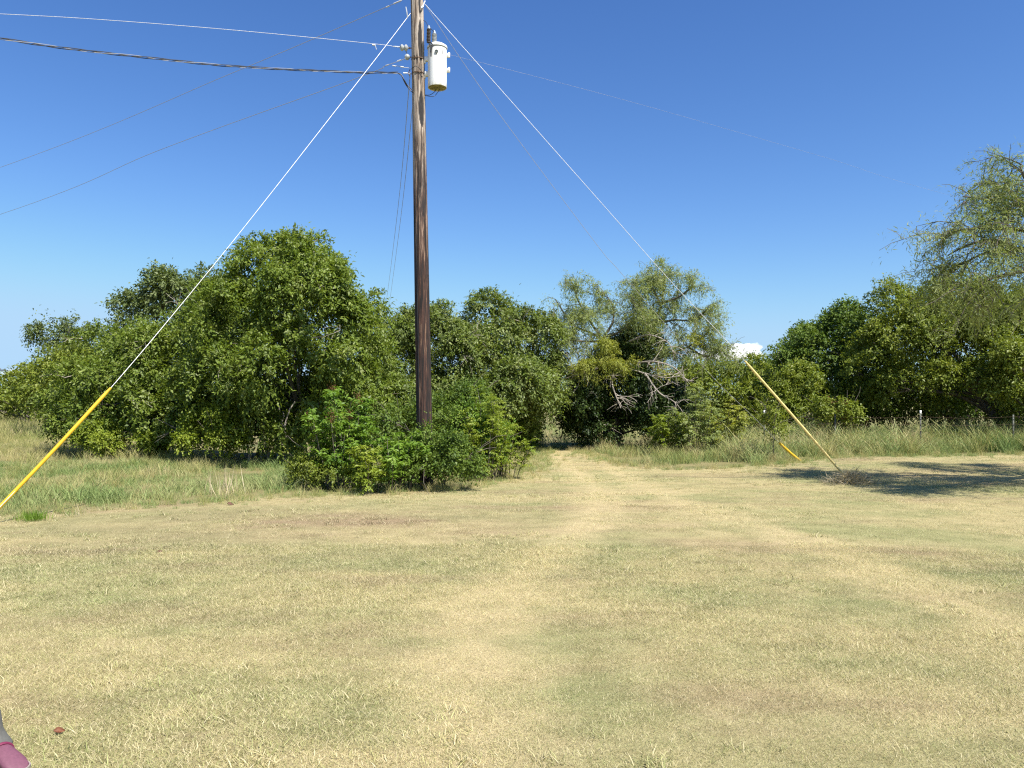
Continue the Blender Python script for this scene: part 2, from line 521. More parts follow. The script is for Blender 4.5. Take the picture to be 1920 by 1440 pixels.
# ------------------------------------------------------------------ grass (instanced tufts)
def tuft_mesh(name, nb, rad, h0, h1, w, mat, segs=2, bend=.5, seeds=0.0, lean=.35, flat=0.):
    V, Q, T = [], [], []
    n = 0
    for b in range(nb):
        a = random.uniform(0, 2 * math.pi); r = rad * math.sqrt(random.random())
        p = np.array([r * math.cos(a), r * math.sin(a), -.01])
        h = random.uniform(h0, h1) * (1 - .3 * r / max(rad, 1e-6))
        d = random.uniform(0, 2 * math.pi)
        dirv = np.array([math.cos(d), math.sin(d), 0])
        s = random.uniform(0, 2 * math.pi)
        side = np.array([math.cos(s), math.sin(s), 0])
        l0 = random.uniform(0, lean); bd = random.uniform(.2, 1) * bend
        ww = w * random.uniform(.6, 1.25)
        t = random.random()
        el = 1.0 if random.random() > flat else .25
        for i in range(segs + 1):
            u = i / segs
            c = p + np.array([0, 0, 1]) * h * el * (u - .35 * bd * u * u) + dirv * h * (l0 * u + bd * u * u + (1 - el) * u)
            k = ww * (1 - .8 * u ** 1.5) / 2
            if seeds and i >= segs - 1 and t < seeds: k = ww * 1.6 * (1.1 - u)
            V += [c - side * k, c + side * k]
            if i:
                Q.append((n - 2, n - 1, n + 1, n)); T.append(t)
            n += 2
    return mesh(name, V, Q, mat, {'tint': T})


def scatter(name, variants, P, S, R, kind='stuff'):
    """One object that instances the tuft meshes on its points."""
    me = bpy.data.meshes.new(name)
    me.vertices.add(len(P)); me.vertices.foreach_set('co', np.asarray(P, np.float32).ravel())
    at = me.attributes.new('scl', 'FLOAT', 'POINT'); at.data.foreach_set('value', np.asarray(S, np.float32))
    at = me.attributes.new('rot', 'FLOAT', 'POINT'); at.data.foreach_set('value', np.asarray(R, np.float32))
    at = me.attributes.new('pick', 'INT', 'POINT'); at.data.foreach_set('value', rng.integers(0, len(variants), len(P)).astype(np.int32))
    o = link(name, me)
    tag(o, kind=kind)
    ng = bpy.data.node_groups.new(name + ' scatter', 'GeometryNodeTree')
    ng.interface.new_socket('Geometry', in_out='INPUT', socket_type='NodeSocketGeometry')
    ng.interface.new_socket('Geometry', in_out='OUTPUT', socket_type='NodeSocketGeometry')
    N = ng.nodes; L = ng.links
    gi, go = N.new('NodeGroupInput'), N.new('NodeGroupOutput')
    col = bpy.data.collections.new(name + ' variants')
    for v in variants:
        col.objects.link(bpy.data.objects.new(v.name, v))
    ci = N.new('GeometryNodeCollectionInfo')
    ci.inputs['Collection'].default_value = col
    ci.inputs['Separate Children'].default_value = True
    ci.inputs['Reset Children'].default_value = True

    def attr(nm, typ):
        nd = N.new('GeometryNodeInputNamedAttribute'); nd.data_type = typ; nd.inputs['Name'].default_value = nm
        return nd.outputs['Attribute']
    ip = N.new('GeometryNodeInstanceOnPoints')
    cx = N.new('ShaderNodeCombineXYZ'); L.new(attr('rot', 'FLOAT'), cx.inputs['Z'])
    ip.inputs['Pick Instance'].default_value = True
    L.new(gi.outputs[0], ip.inputs['Points']); L.new(ci.outputs[0], ip.inputs['Instance'])
    L.new(attr('pick', 'INT'), ip.inputs['Instance Index'])
    L.new(cx.outputs[0], ip.inputs['Rotation']); L.new(attr('scl', 'FLOAT'), ip.inputs['Scale'])
    L.new(ip.outputs[0], go.inputs[0])
    md = o.modifiers.new('scatter', 'NODES'); md.node_group = ng
    return o


def sample_frustum(n, y0, y1, margin):
    """Points spread evenly over the ground the camera sees, with a margin at the sides."""
    y = np.sqrt(rng.uniform(y0 * y0, y1 * y1, n))
    x = rng.uniform(-1, 1, n) * (y * .66 + margin)
    return x, y


short = [tuft_mesh('grass tuft', 120, .13, .013, .038, .0027, BM, 2, .8, lean=.8, flat=.35) for _ in range(8)]
x, y = sample_frustum(36000, 2.4, 28, 1.2)
k = inside(MOWN, x, y)
x, y = x[k], y[k]
x2, y2 = sample_frustum(18000, 2.2, 8.5, .8)
x, y = np.concatenate([x, x2]), np.concatenate([y, y2])
s = (.75 + .6 * noise3(np.stack([x * .8, y * .8, x * 0], 1), 21)) * rng.uniform(.8, 1.2, len(x))
scatter('lawn_grass', short, np.stack([x, y, ground_z(x, y)], 1), s, rng.uniform(0, 6.28, len(x)))

WEED = [tuft_mesh('lawn weed tuft', 40, .09, .03, .085, .006, BM, 3, .9, lean=.9) for _ in range(4)]
xw, yw = sample_frustum(5200, 2.4, 22, 1.0)
kw = inside(MOWN, xw, yw) & (noise3(np.stack([xw * .55, yw * .9, xw * 0 + 3], 1), 77) > .52)
xw, yw = xw[kw], yw[kw]
scatter('lawn_weeds', WEED, np.stack([xw, yw, ground_z(xw, yw)], 1), rng.uniform(.5, 1.15, len(xw)), rng.uniform(0, 6.28, len(xw)))

STRAW = [(.0, (.16, .22, .05)), (.3, (.28, .31, .09)), (.55, (.43, .39, .16)), (.8, (.56, .48, .25)), (1, (.64, .55, .34))]
GREENISH = [(.0, (.12, .19, .055)), (.35, (.21, .29, .09)), (.6, (.30, .35, .13)), (.85, (.45, .42, .20)), (1, (.55, .48, .28))]
TS, TG = make_tall_mat('straw tall grass', STRAW), make_tall_mat('green tall grass', GREENISH)
tallS = [tuft_mesh('tall straw tuft', 30, .18, .22, .62, .009, TS, 4, .55, .35, .25) for _ in range(5)]
tallG = [tuft_mesh('tall green tuft', 40, .22, .10, .40, .012, TG, 4, .7, .1, .4) for _ in range(5)]
rank = [tuft_mesh('rank grass tuft', 34, .24, .45, 1.15, .016, TS, 5, .75, .4, .22) for _ in range(4)] + \
       [tuft_mesh('rank green tuft', 36, .26, .35, 1.1, .018, TG, 5, .9, .1, .3) for _ in range(7)]


def field(name, variants, poly, dens, smin, smax, seed, edge=None):
    poly = np.array(poly, float)
    x0, y0 = poly.min(0); x1, y1 = poly.max(0)
    n = int(dens * (x1 - x0) * (y1 - y0))
    x = rng.uniform(x0, x1, n); y = rng.uniform(y0, y1, n)
    k = inside(poly, x, y) & ~inside(MOWN, x, y)
    x, y = x[k], y[k]
    k = noise3(np.stack([x * .9, y * .9, x * 0 + 9], 1), seed + 1) + rng.normal(0, .08, len(x)) > .33
    x, y = x[k], y[k]
    nz = noise3(np.stack([x * .7, y * .7, x * 0], 1), seed)
    s = (smin + (smax - smin) * nz) * rng.uniform(.75, 1.25, len(x))
    # lower towards the mown edge
    near = inside(MOWN, x, y - .5) | inside(MOWN, x + .4, y - .3) | inside(MOWN, x - .4, y - .3)
    s = np.where(near, s * rng.uniform(.3, .75, len(s)), s)
    return scatter(name, variants, np.stack([x, y, ground_z(x, y)], 1), s, rng.uniform(0, 6.28, len(x)))


field('tall_grass', tallG, [(-13, 8.5), (-7, 10.8), (-3.2, 13.2), (-1.0, 14.2), (-.2, 16.4), (-2, 19), (-6, 19.5), (-12, 19), (-14, 14)], 24, .35, .9, 31)
field('straw_grass', tallS, [(-26, 12), (-9.0, 10.2), (-7.4, 12.6), (-6.6, 15.5), (-6.5, 18.5), (-11, 24), (-16, 34), (-32, 34)], 12, .4, .85, 32)
field('straw_grass', tallS, [(-13, 8.5), (-7, 10.8), (-3.2, 13.2), (-1.0, 14.2), (-.2, 16.4), (-2, 19), (-6, 19.5), (-12, 19), (-14, 14)], 6, .25, .6, 38)
field('straw_grass', tallS, [(-60, 32), (-16, 30), (-20, 70), (-70, 70)], 2.2, 1.0, 1.7, 33)
field('straw_grass', tallS, [(-1.6, 14.0), (.1, 16), (1.0, 20), (1.5, 26), (.5, 32), (-.8, 26), (-1.3, 19)], 16, .5, .95, 34)
field('rank_grass', rank, [(6.0, 19.0), (9.5, 21.8), (14.6, 22.4), (24, 22.8), (24, 27), (14, 28), (8, 29), (6.2, 24)], 13, .62, 1.3, 35)
field('tall_grass', tallG + tallS, [(2.4, 26), (2.8, 19.8), (4.2, 18.2), (6.4, 19.2), (7.6, 21.5), (7.4, 28), (4.0, 28)], 20, .7, 1.15, 36)
field('rank_grass', rank + tallG, [(-2, 27), (3.0, 26.5), (8, 27.5), (30, 27), (34, 46), (-4, 46)], 2.2, .5, 1.0, 37)


ex, ey = [], []
for (xa, ya), (xb, yb) in zip(MOWN[:15], MOWN[1:16]):
    m_ = int(np.hypot(xb - xa, yb - ya) * 26)
    t_ = rng.random(m_); d_ = np.abs(rng.normal(0, .35, m_))
    nx, ny = (yb - ya), -(xb - xa); nl = math.hypot(nx, ny)
    ex.append(xa + (xb - xa) * t_ + nx / nl * d_); ey.append(ya + (yb - ya) * t_ + ny / nl * d_)
ex, ey = np.concatenate(ex), np.concatenate(ey)
scatter('edge_grass', tallG + tallS, np.stack([ex, ey, ground_z(ex, ey)], 1), rng.uniform(.18, .5, len(ex)), rng.uniform(0, 6.28, len(ex)))


# ------------------------------------------------------------------ foliage
def leaf_quads(P, A, N, L, Wd, fold=.18):
    """Leaf blades: base P, axis A, face normal N, length L, width Wd."""
    A = unit(A); S = unit(np.cross(A, N)); N = np.cross(S, A)
    L = L[:, None]; Wd = Wd[:, None]
    mid = P + A * L * .45 + N * Wd * fold
    V = np.stack([P, mid + S * Wd / 2, P + A * L - N * L * .12, mid - S * Wd / 2], 1).reshape(-1, 3)
    Q = np.arange(len(P) * 4).reshape(-1, 4)
    return V, Q


def twigs_to_leaves(C, D, ln, per, size, aspect, droop, up=.6):
    """per leaves along each twig starting at C in direction D."""
    n = len(C)
    t = np.tile((np.arange(per) + .5) / per, (n, 1)) + rng.uniform(-.06, .06, (n, per))
    P = C[:, None] + D[:, None] * (t * ln[:, None])[..., None]
    P[..., 2] -= droop * (t ** 2) * ln[:, None]
    P += rng.normal(0, .035, P.shape) * (ln[:, None, None] / .35)
    A = unit(D[:, None] * .6 + rng.normal(0, .65, P.shape) + np.array([0, 0, -droop * .8]))
    N = unit(rng.normal(0, .45, P.shape) + np.array([0, 0, up * 1.15]) + D[:, None] * .7)
    k = n * per
    L = size * rng.uniform(.65, 1.3, k)
    return leaf_quads(P.reshape(-1, 3), A.reshape(-1, 3), N.reshape(-1, 3), L, L * aspect * rng.uniform(.8, 1.15, k))


def lobes_from_px(lst):
    """(px, py, Y, half width px, half height px, half depth m) -> centres and radii in metres."""
    C = np.array([W(a, b, Y) for a, b, Y, *_ in lst])
    R = np.array([[w / F * Y, d, h / F * Y] for a, b, Y, w, h, d in lst])
    return C, R


def crown_twigs(C, R, n, subs=16, seed=0, gap=.34, inner=.16, sub_r=(.24, .44), gapscale=1.25, zmin=.15):
    """Twig roots and directions over a crown of lumpy lobes."""
    sc, sr = [], []
    for c, r in zip(C, R):
        m = int(subs * max(.5, (r[0] * r[2]) ** .5 / 1.3))
        d = unit(rng.normal(0, 1, (m, 3))); d[:, 2] = np.where(d[:, 2] < -.55, -d[:, 2] * .5, d[:, 2]); d = unit(d)
        sc.append(c + d * r * rng.uniform(.62, .92, (m, 1)))
        sr.append(rng.uniform(*sub_r, m) * min(r[0], r[2], r[1]) * 1.1)
    sc, sr = np.concatenate(sc), np.concatenate(sr)
    pr = sr ** 2 / (sr ** 2).sum()
    P, D = [], []
    have = 0
    while have < n:
        m = int((n - have) * 1.8) + 50
        i = rng.choice(len(sc), m, p=pr)
        d = unit(rng.normal(0, 1, (m, 3)) + np.array([0, 0, .25]))
        p = sc[i] + d * (sr[i] * rng.uniform(.55, 1.08, m))[:, None] * np.array([1, 1, .9])
        q = np.min(np.linalg.norm((p[:, None] - C[None]) / R[None], axis=2), axis=1)
        keep = (q > .66) | (rng.random(m) < inner)
        nz = noise3(p * gapscale, seed) * .65 + noise3(p * gapscale * 2.3, seed + 5) * .35
        keep &= (nz > gap) | (rng.random(m) < .10)
        keep &= p[:, 2] > zmin
        P.append(p[keep]); D.append(d[keep]); have += keep.sum()
    return np.concatenate(P)[:n], np.concatenate(D)[:n], sc, sr


def limb_path(a, b, n=7, wob=.12):
    a, b = np.asarray(a, float), np.asarray(b, float)
    ln = np.linalg.norm(b - a)
    t = np.linspace(0, 1, n)[:, None]
    mid = (a + b) / 2 + np.array([0, 0, .15 * ln]) + rng.normal(0, wob * ln * .4, 3)
    P = (1 - t) ** 2 * a + 2 * t * (1 - t) * mid + t * t * b
    P[1:-1] += rng.normal(0, wob * ln * .05, (n - 2, 3))
    return P


def tree(name, label, cat, base, lobes, twigs, per, leaf, mat, aspect=.5, droop=.45, ln=.34, stems=3, trunk_r=.12, group=None,
         shoots=0, gap=.34, subs=16, limbs=7, bark='bark', seed=1, inner=.16, extra=None, spread=.35, gapscale=1.25, sub_r=(.24, .44)):
    C, R = lobes_from_px(lobes)
    bx, by = base
    bz = float(ground_z(np.array([bx]), np.array([by]))[0])
    root = thing(name, label, cat, (bx, by, bz), group)
    org = (bx, by, bz)
    P, D, sc, sr = crown_twigs(C, R, twigs, subs, seed, gap, inner, sub_r=sub_r, gapscale=gapscale)
    lens = ln * rng.uniform(.6, 1.3, len(P))
    V, Q = twigs_to_leaves(P, D, lens, per, leaf, aspect, droop)
    if shoots:
        # long upright shoots that break the outline
        top = sc[np.argsort(-sc[:, 2])][:max(6, len(sc) // 2)]
        i = rng.integers(0, len(top), shoots)
        rr = sr[np.argsort(-sc[:, 2])][:max(6, len(sc) // 2)][i]
        d = unit(rng.normal(0, .55, (shoots, 3)) + np.array([0, 0, .9]))
        p0 = top[i] + d * rr[:, None] * .35
        v2, q2 = twigs_to_leaves(p0, d, rng.uniform(.4, .95, shoots) * (ln / .34) * 1.0, int(per * 1.4), leaf, aspect, .1)
        Q = np.concatenate([Q, q2 + len(V)]); V = np.concatenate([V, v2])
    tint = np.clip(rng.normal(.55, .22, len(Q)), 0, 1)
    link('crown', mesh('crown', V, Q, M[mat], {'tint': tint}, origin=org), root)
    if extra:
        for nm, m2, frac in extra:
            i = rng.choice(len(P), int(frac * len(P)), replace=False)
            v2, q2 = twigs_to_leaves(P[i] + D[i] * .05, D[i], lens[i], per, leaf, aspect, droop)
            tag(link(nm, mesh(nm, v2, q2, M[m2], {'tint': rng.random(len(q2))}, origin=org), root), kind='stuff')
    # trunk stems, then limbs that end inside the sprays
    cc = C.mean(0)
    tb = MB(); tops = []
    for s_ in range(stems):
        a = rng.uniform(0, 6.28)
        b0 = np.array([bx, by, bz - .1]) + np.array([math.cos(a), math.sin(a), 0]) * trunk_r * (.8 if stems > 1 else 0)
        tgt = cc + np.array([math.cos(a), math.sin(a), 0]) * spread * R[:, 0].mean()
        e = b0 + (tgt - b0) * rng.uniform(.5, .7)
        pth = limb_path(b0, e, 8, .2)
        tb.tube(pth, np.linspace(trunk_r, trunk_r * .5, 8) * (1 + .5 * np.exp(-np.arange(8) * 1.5)), 8)
        tops.append(pth)
    tb.link('trunk', M[bark], root, origin=org)
    # thin bare twigs that show through the outer sprays
    if twigs > 3000:
        nb = 16
        for q in rng.choice(len(P), nb, replace=False):
            e0 = P[q] - D[q] * .25; d = unit(D[q] + rng.normal(0, .6, 3)); L2 = rng.uniform(.4, 1.0)
            wb = MB(); w0 = limb_path(e0, e0 + d * L2, 6, .5); wb.tube(w0, np.linspace(.014, .004, 6), 4)
            for _ in range(3):
                a2 = w0[rng.integers(2, 5)]; wb.tube(limb_path(a2, a2 + unit(d + rng.normal(0, .8, 3)) * L2 * .5, 4, .4), [.006, .005, .004, .003], 3)
            wb.link('twig', M['deadwood'], root, origin=org)
    idx = rng.choice(len(sc), min(limbs, len(sc)), replace=False)
    for j in idx:
        st = tops[rng.integers(0, len(tops))]
        a = st[rng.integers(3, 8)]
        pth = limb_path(a, sc[j] + (sc[j] - cc) * .1, 7, .3)
        lb = MB(); lb.tube(pth, np.linspace(trunk_r * .45, .008, 7), 5)
        for _ in range(4):
            q = pth[rng.integers(3, 6)]
            e = q + unit(pth[-1] - pth[0] + rng.normal(0, 1.0, 3)) * rng.uniform(.4, 1.0)
            lb.tube(limb_path(q, e, 4, .3), np.linspace(trunk_r * .14 + .004, .004, 4), 4)
        lb.link('branch', M[bark], root, origin=org)
    return root


TG_ = 'trees of the thicket behind the lawn'
# the big rounded tree left of the pole
tree('broadleaf_tree', 'tallest round-topped dense green tree left of the utility pole', 'tree', (-5.6, 20.6),
     [(545, 545, 20.5, 105, 100, 2.0), (590, 590, 20, 120, 110, 2.2), (480, 640, 20, 110, 125, 2.2), (435, 570, 20.6, 50, 70, 1.5), (700, 650, 20.6, 45, 60, 1.2), (650, 660, 20, 80, 110, 1.9),
      (560, 700, 19.3, 140, 110, 2.2), (685, 755, 20.3, 65, 95, 1.4), (420, 760, 20, 110, 95, 1.9), (610, 790, 19.6, 110, 70, 1.4), (390, 820, 20, 80, 40, 1.4), (500, 800, 20.6, 90, 55, 1.2)],
     8200, 14, .095, 'elm', .46, .55, .32, 5, .09, TG_, shoots=46, gap=.44, seed=2, limbs=12, gapscale=1.7, subs=22, sub_r=(.18, .36), extra=[('grey_leaf_spray', 'elm_grey', .10)])
tree('broadleaf_tree', 'sloping green thicket tree behind the left yellow guy guard', 'tree', (-10.2, 23.5),
     [(340, 690, 23, 115, 80, 2.2), (240, 735, 23, 120, 75, 2.2), (160, 775, 24, 85, 55, 2.0), (340, 770, 22, 110, 80, 2.0), (240, 800, 22.5, 110, 52, 1.8),
      (410, 620, 23, 60, 70, 1.5), (200, 690, 24, 60, 45, 1.5), (150, 735, 24.5, 70, 40, 1.4), (270, 650, 23.5, 60, 45, 1.4), (190, 650, 25, 40, 35, 1.2)],
     6600, 13, .10, 'elm', .46, .5, .34, 4, .10, TG_, shoots=40, gap=.40, gapscale=1.6, subs=20, sub_r=(.2, .38), seed=12, limbs=9, extra=[('grey_leaf_spray', 'elm_grey', .12)])
tree('broadleaf_tree', 'blue-green tree rising behind the thicket, left of the tallest tree', 'tree', (-16.0, 35),
     [(345, 570, 35, 75, 62, 2.0), (275, 590, 35, 60, 42, 1.6), (250, 640, 35, 50, 40, 1.6), (350, 650, 35, 80, 60, 2), (395, 570, 35, 35, 45, 1.2)],
     2300, 12, .15, 'far', .5, .35, .5, 2, .16, TG_, shoots=14, gap=.36, seed=22, limbs=6, bark='bark_dark')
tree('vine_clad_tree', 'ragged vine-hung tree standing alone above the far left thicket', 'tree', (-21.5, 38),
     [(140, 625, 38, 30, 34, .9), (95, 620, 38, 34, 26, .9), (120, 665, 38, 42, 38, 1.2), (150, 690, 38, 35, 45, 1.2), (110, 720, 38, 40, 40, 1.2)],
     1500, 11, .13, 'far', .5, .8, .45, 1, .14, TG_, shoots=18, gap=.42, seed=32, limbs=6, bark='bark_dark', gapscale=1.0)
tree('broadleaf_tree', 'low bushy tree at the far left edge beyond the field', 'tree', (-31.5, 52),
     [(20, 765, 52, 70, 42, 2.5), (-60, 750, 52, 60, 50, 2.5), (75, 755, 50, 50, 48, 2.2)],
     1600, 11, .19, 'olive', .55, .4, .6, 3, .12, TG_, shoots=8, gap=.34, seed=42, limbs=4)
tree('broadleaf_tree', 'brownish green shrub tree at the left end of the thicket', 'tree', (-21, 36),
     [(95, 740, 36, 55, 42, 1.8), (70, 715, 37, 35, 35, 1.5), (150, 720, 34, 60, 60, 2.0)],
     1500, 12, .14, 'olive', .5, .45, .5, 3, .09, TG_, shoots=10, gap=.36, seed=52, limbs=4)
# behind the pole
tree('broadleaf_tree', 'grey-green tree crown directly behind the utility pole', 'tree', (-2.6, 25),
     [(750, 680, 25, 75, 85, 2.0), (830, 665, 25, 80, 85, 2.0), (780, 760, 24, 100, 75, 2.0), (850, 760, 24.5, 80, 80, 1.8)],
     5000, 13, .10, 'elm_grey', .45, .55, .36, 4, .09, TG_, shoots=26, gap=.43, gapscale=1.7, seed=62, limbs=9, extra=[('green_leaf_spray', 'elm', .3)])
tree('broadleaf_tree', 'pointed grey-green tree between the pole and the mesquite', 'tree', (0.1, 26.5),
     [(925, 650, 26, 65, 85, 1.8), (990, 680, 26, 65, 95, 1.8), (940, 750, 25, 95, 80, 2.0), (1015, 720, 26, 45, 90, 1.3), (1020, 640, 26, 30, 60, 1.0)],
     5000, 13, .10, 'elm_grey', .45, .5, .36, 4, .09, TG_, shoots=44, gap=.42, gapscale=1.7, seed=72, limbs=9, extra=[('green_leaf_spray', 'elm', .35)])
# shady undergrowth shrubs that close the thicket behind
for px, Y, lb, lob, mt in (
        (480, 22.6, 'shaded undergrowth shrub behind the bare stems under the tallest tree', [(430, 800, 22.6, 80, 60, 1.0), (520, 790, 22.8, 80, 70, 1.0), (590, 780, 22.6, 70, 80, 1.0), (570, 700, 22.4, 80, 70, .8)], 'dark'),  # dark leaf colour carries the deep shade of the hollow
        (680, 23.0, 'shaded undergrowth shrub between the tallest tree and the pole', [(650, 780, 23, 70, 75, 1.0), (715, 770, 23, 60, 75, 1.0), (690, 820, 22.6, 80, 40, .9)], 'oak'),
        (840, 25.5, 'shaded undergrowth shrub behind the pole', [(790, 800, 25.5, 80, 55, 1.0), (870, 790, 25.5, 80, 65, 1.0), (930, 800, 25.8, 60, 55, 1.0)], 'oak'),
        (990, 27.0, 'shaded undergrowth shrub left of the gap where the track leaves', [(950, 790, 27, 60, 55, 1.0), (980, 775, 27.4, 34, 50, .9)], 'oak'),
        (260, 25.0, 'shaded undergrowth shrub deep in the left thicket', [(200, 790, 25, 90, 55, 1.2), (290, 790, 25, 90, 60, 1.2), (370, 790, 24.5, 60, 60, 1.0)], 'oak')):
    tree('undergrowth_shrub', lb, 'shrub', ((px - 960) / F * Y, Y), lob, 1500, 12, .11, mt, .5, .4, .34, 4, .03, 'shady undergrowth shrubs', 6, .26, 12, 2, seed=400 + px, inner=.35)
for px, Y, lb, lob, mt in (
        (1690, 33.5, 'shaded undergrowth shrub below the spreading right-hand tree', [(1640, 760, 33.5, 70, 45, 1.2), (1710, 755, 33.5, 70, 50, 1.2), (1770, 760, 33, 60, 48, 1.2)], 'oak'),
        (1860, 32.0, 'shaded undergrowth shrub behind the slanting trunks', [(1830, 755, 32, 70, 55, 1.2), (1900, 755, 32, 70, 55, 1.2), (1970, 750, 32, 60, 60, 1.2)], 'oak'),
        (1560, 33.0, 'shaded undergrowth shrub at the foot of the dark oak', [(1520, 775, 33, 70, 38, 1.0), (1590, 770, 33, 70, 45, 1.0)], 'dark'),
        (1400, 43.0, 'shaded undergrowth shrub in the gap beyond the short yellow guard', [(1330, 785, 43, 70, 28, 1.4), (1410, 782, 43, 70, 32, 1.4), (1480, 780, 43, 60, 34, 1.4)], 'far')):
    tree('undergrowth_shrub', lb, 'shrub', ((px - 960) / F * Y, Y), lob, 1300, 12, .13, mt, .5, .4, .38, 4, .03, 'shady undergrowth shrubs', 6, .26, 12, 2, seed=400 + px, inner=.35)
# dark evergreen under the mesquite
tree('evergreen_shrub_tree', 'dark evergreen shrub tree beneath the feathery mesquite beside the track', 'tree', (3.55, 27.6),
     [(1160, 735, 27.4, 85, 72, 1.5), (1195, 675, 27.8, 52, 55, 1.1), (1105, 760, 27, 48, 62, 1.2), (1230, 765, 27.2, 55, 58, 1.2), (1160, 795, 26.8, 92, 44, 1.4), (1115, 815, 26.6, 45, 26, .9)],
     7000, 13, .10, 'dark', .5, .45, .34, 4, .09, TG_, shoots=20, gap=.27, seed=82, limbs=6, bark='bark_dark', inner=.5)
# right-hand side
tree('broadleaf_tree', 'low distant tree between the mesquite and the cloud', 'tree', (9.6, 39),
     [(1325, 725, 39, 60, 50, 2.0), (1395, 730, 39, 55, 52, 2.0), (1290, 745, 38, 45, 45, 1.6), (1360, 770, 38, 100, 32, 1.8)],
     2400, 12, .15, 'olive', .5, .45, .5, 3, .09, TG_, shoots=14, gap=.36, seed=92, limbs=5)
tree('broadleaf_tree', 'small distant green tree under the white cloud, left of the dark oak', 'tree', (12.8, 41),
     [(1445, 735, 41, 45, 48, 1.8), (1420, 720, 42, 35, 35, 1.5), (1470, 770, 40, 60, 32, 1.6)],
     1700, 12, .15, 'far', .5, .4, .5, 3, .09, TG_, shoots=14, gap=.36, seed=93, limbs=5)
tree('oak_tree', 'dark dense oak right of the cloud', 'tree', (12.0, 31),
     [(1560, 655, 31, 80, 72, 2.0), (1515, 700, 31, 62, 72, 1.8), (1615, 690, 31, 65, 75, 1.8), (1560, 735, 30.5, 90, 50, 1.8), (1590, 620, 31, 50, 45, 1.4)],
     4200, 13, .11, 'oak', .55, .3, .36, 2, .14, TG_, shoots=16, gap=.38, seed=102, limbs=7, bark='bark_dark')
tree('broadleaf_shrub', 'bright green shrub in front of the dark oak', 'shrub', (10.6, 28.5),
     [(1500, 722, 28.5, 30, 38, .9), (1535, 750, 28.3, 40, 32, 1.0), (1470, 750, 28.5, 28, 34, .8), (1565, 765, 28.4, 28, 24, .7), (1510, 765, 28.2, 44, 28, .9)],
     1700, 13, .10, 'olive', .5, .35, .36, 4, .05, None, shoots=60, gap=.42, seed=112, limbs=4, gapscale=2.0)
tree('broadleaf_tree', 'large spreading green tree at the right behind the fence', 'tree', (17.3, 27),
     [(1690, 640, 28, 80, 75, 2.0), (1770, 635, 27.5, 95, 90, 2.2), (1860, 650, 27, 90, 100, 2.2), (1720, 720, 27.5, 95, 55, 2.0), (1810, 725, 27, 95, 55, 2.0),
      (1950, 660, 27, 90, 110, 2.2), (1665, 575, 28.5, 42, 42, 1.2), (1760, 570, 27.5, 50, 40, 1.3), (1840, 570, 27, 60, 45, 1.4), (1640, 680, 27.6, 50, 60, 1.3)],
     8200, 13, .10, 'olive', .48, .4, .36, 3, .15, TG_, shoots=36, gap=.42, gapscale=1.6, seed=122, limbs=14)
tree('broadleaf_tree', 'dark tree behind the spreading tree at the right', 'tree', (17.5, 31),
     [(1700, 730, 31, 100, 60, 1.8), (1850, 730, 31, 110, 60, 1.8), (1640, 745, 31, 60, 45, 1.5), (1960, 720, 31, 80, 80, 1.8)],
     3000, 12, .13, 'oak', .5, .4, .4, 4, .10, TG_, shoots=0, gap=.30, seed=132, limbs=5, bark='bark_dark')
tree('broadleaf_tree', 'green tree at the right edge with slanting dark trunks', 'tree', (16.4, 25.6),
     [(1915, 720, 25.5, 70, 60, 1.4), (1885, 690, 25.5, 50, 50, 1.2), (1960, 760, 25.5, 60, 50, 1.2)],
     1500, 12, .10, 'olive', .48, .4, .36, 4, .08, TG_, shoots=8, gap=.40, seed=133, limbs=6, bark='bark_dark')


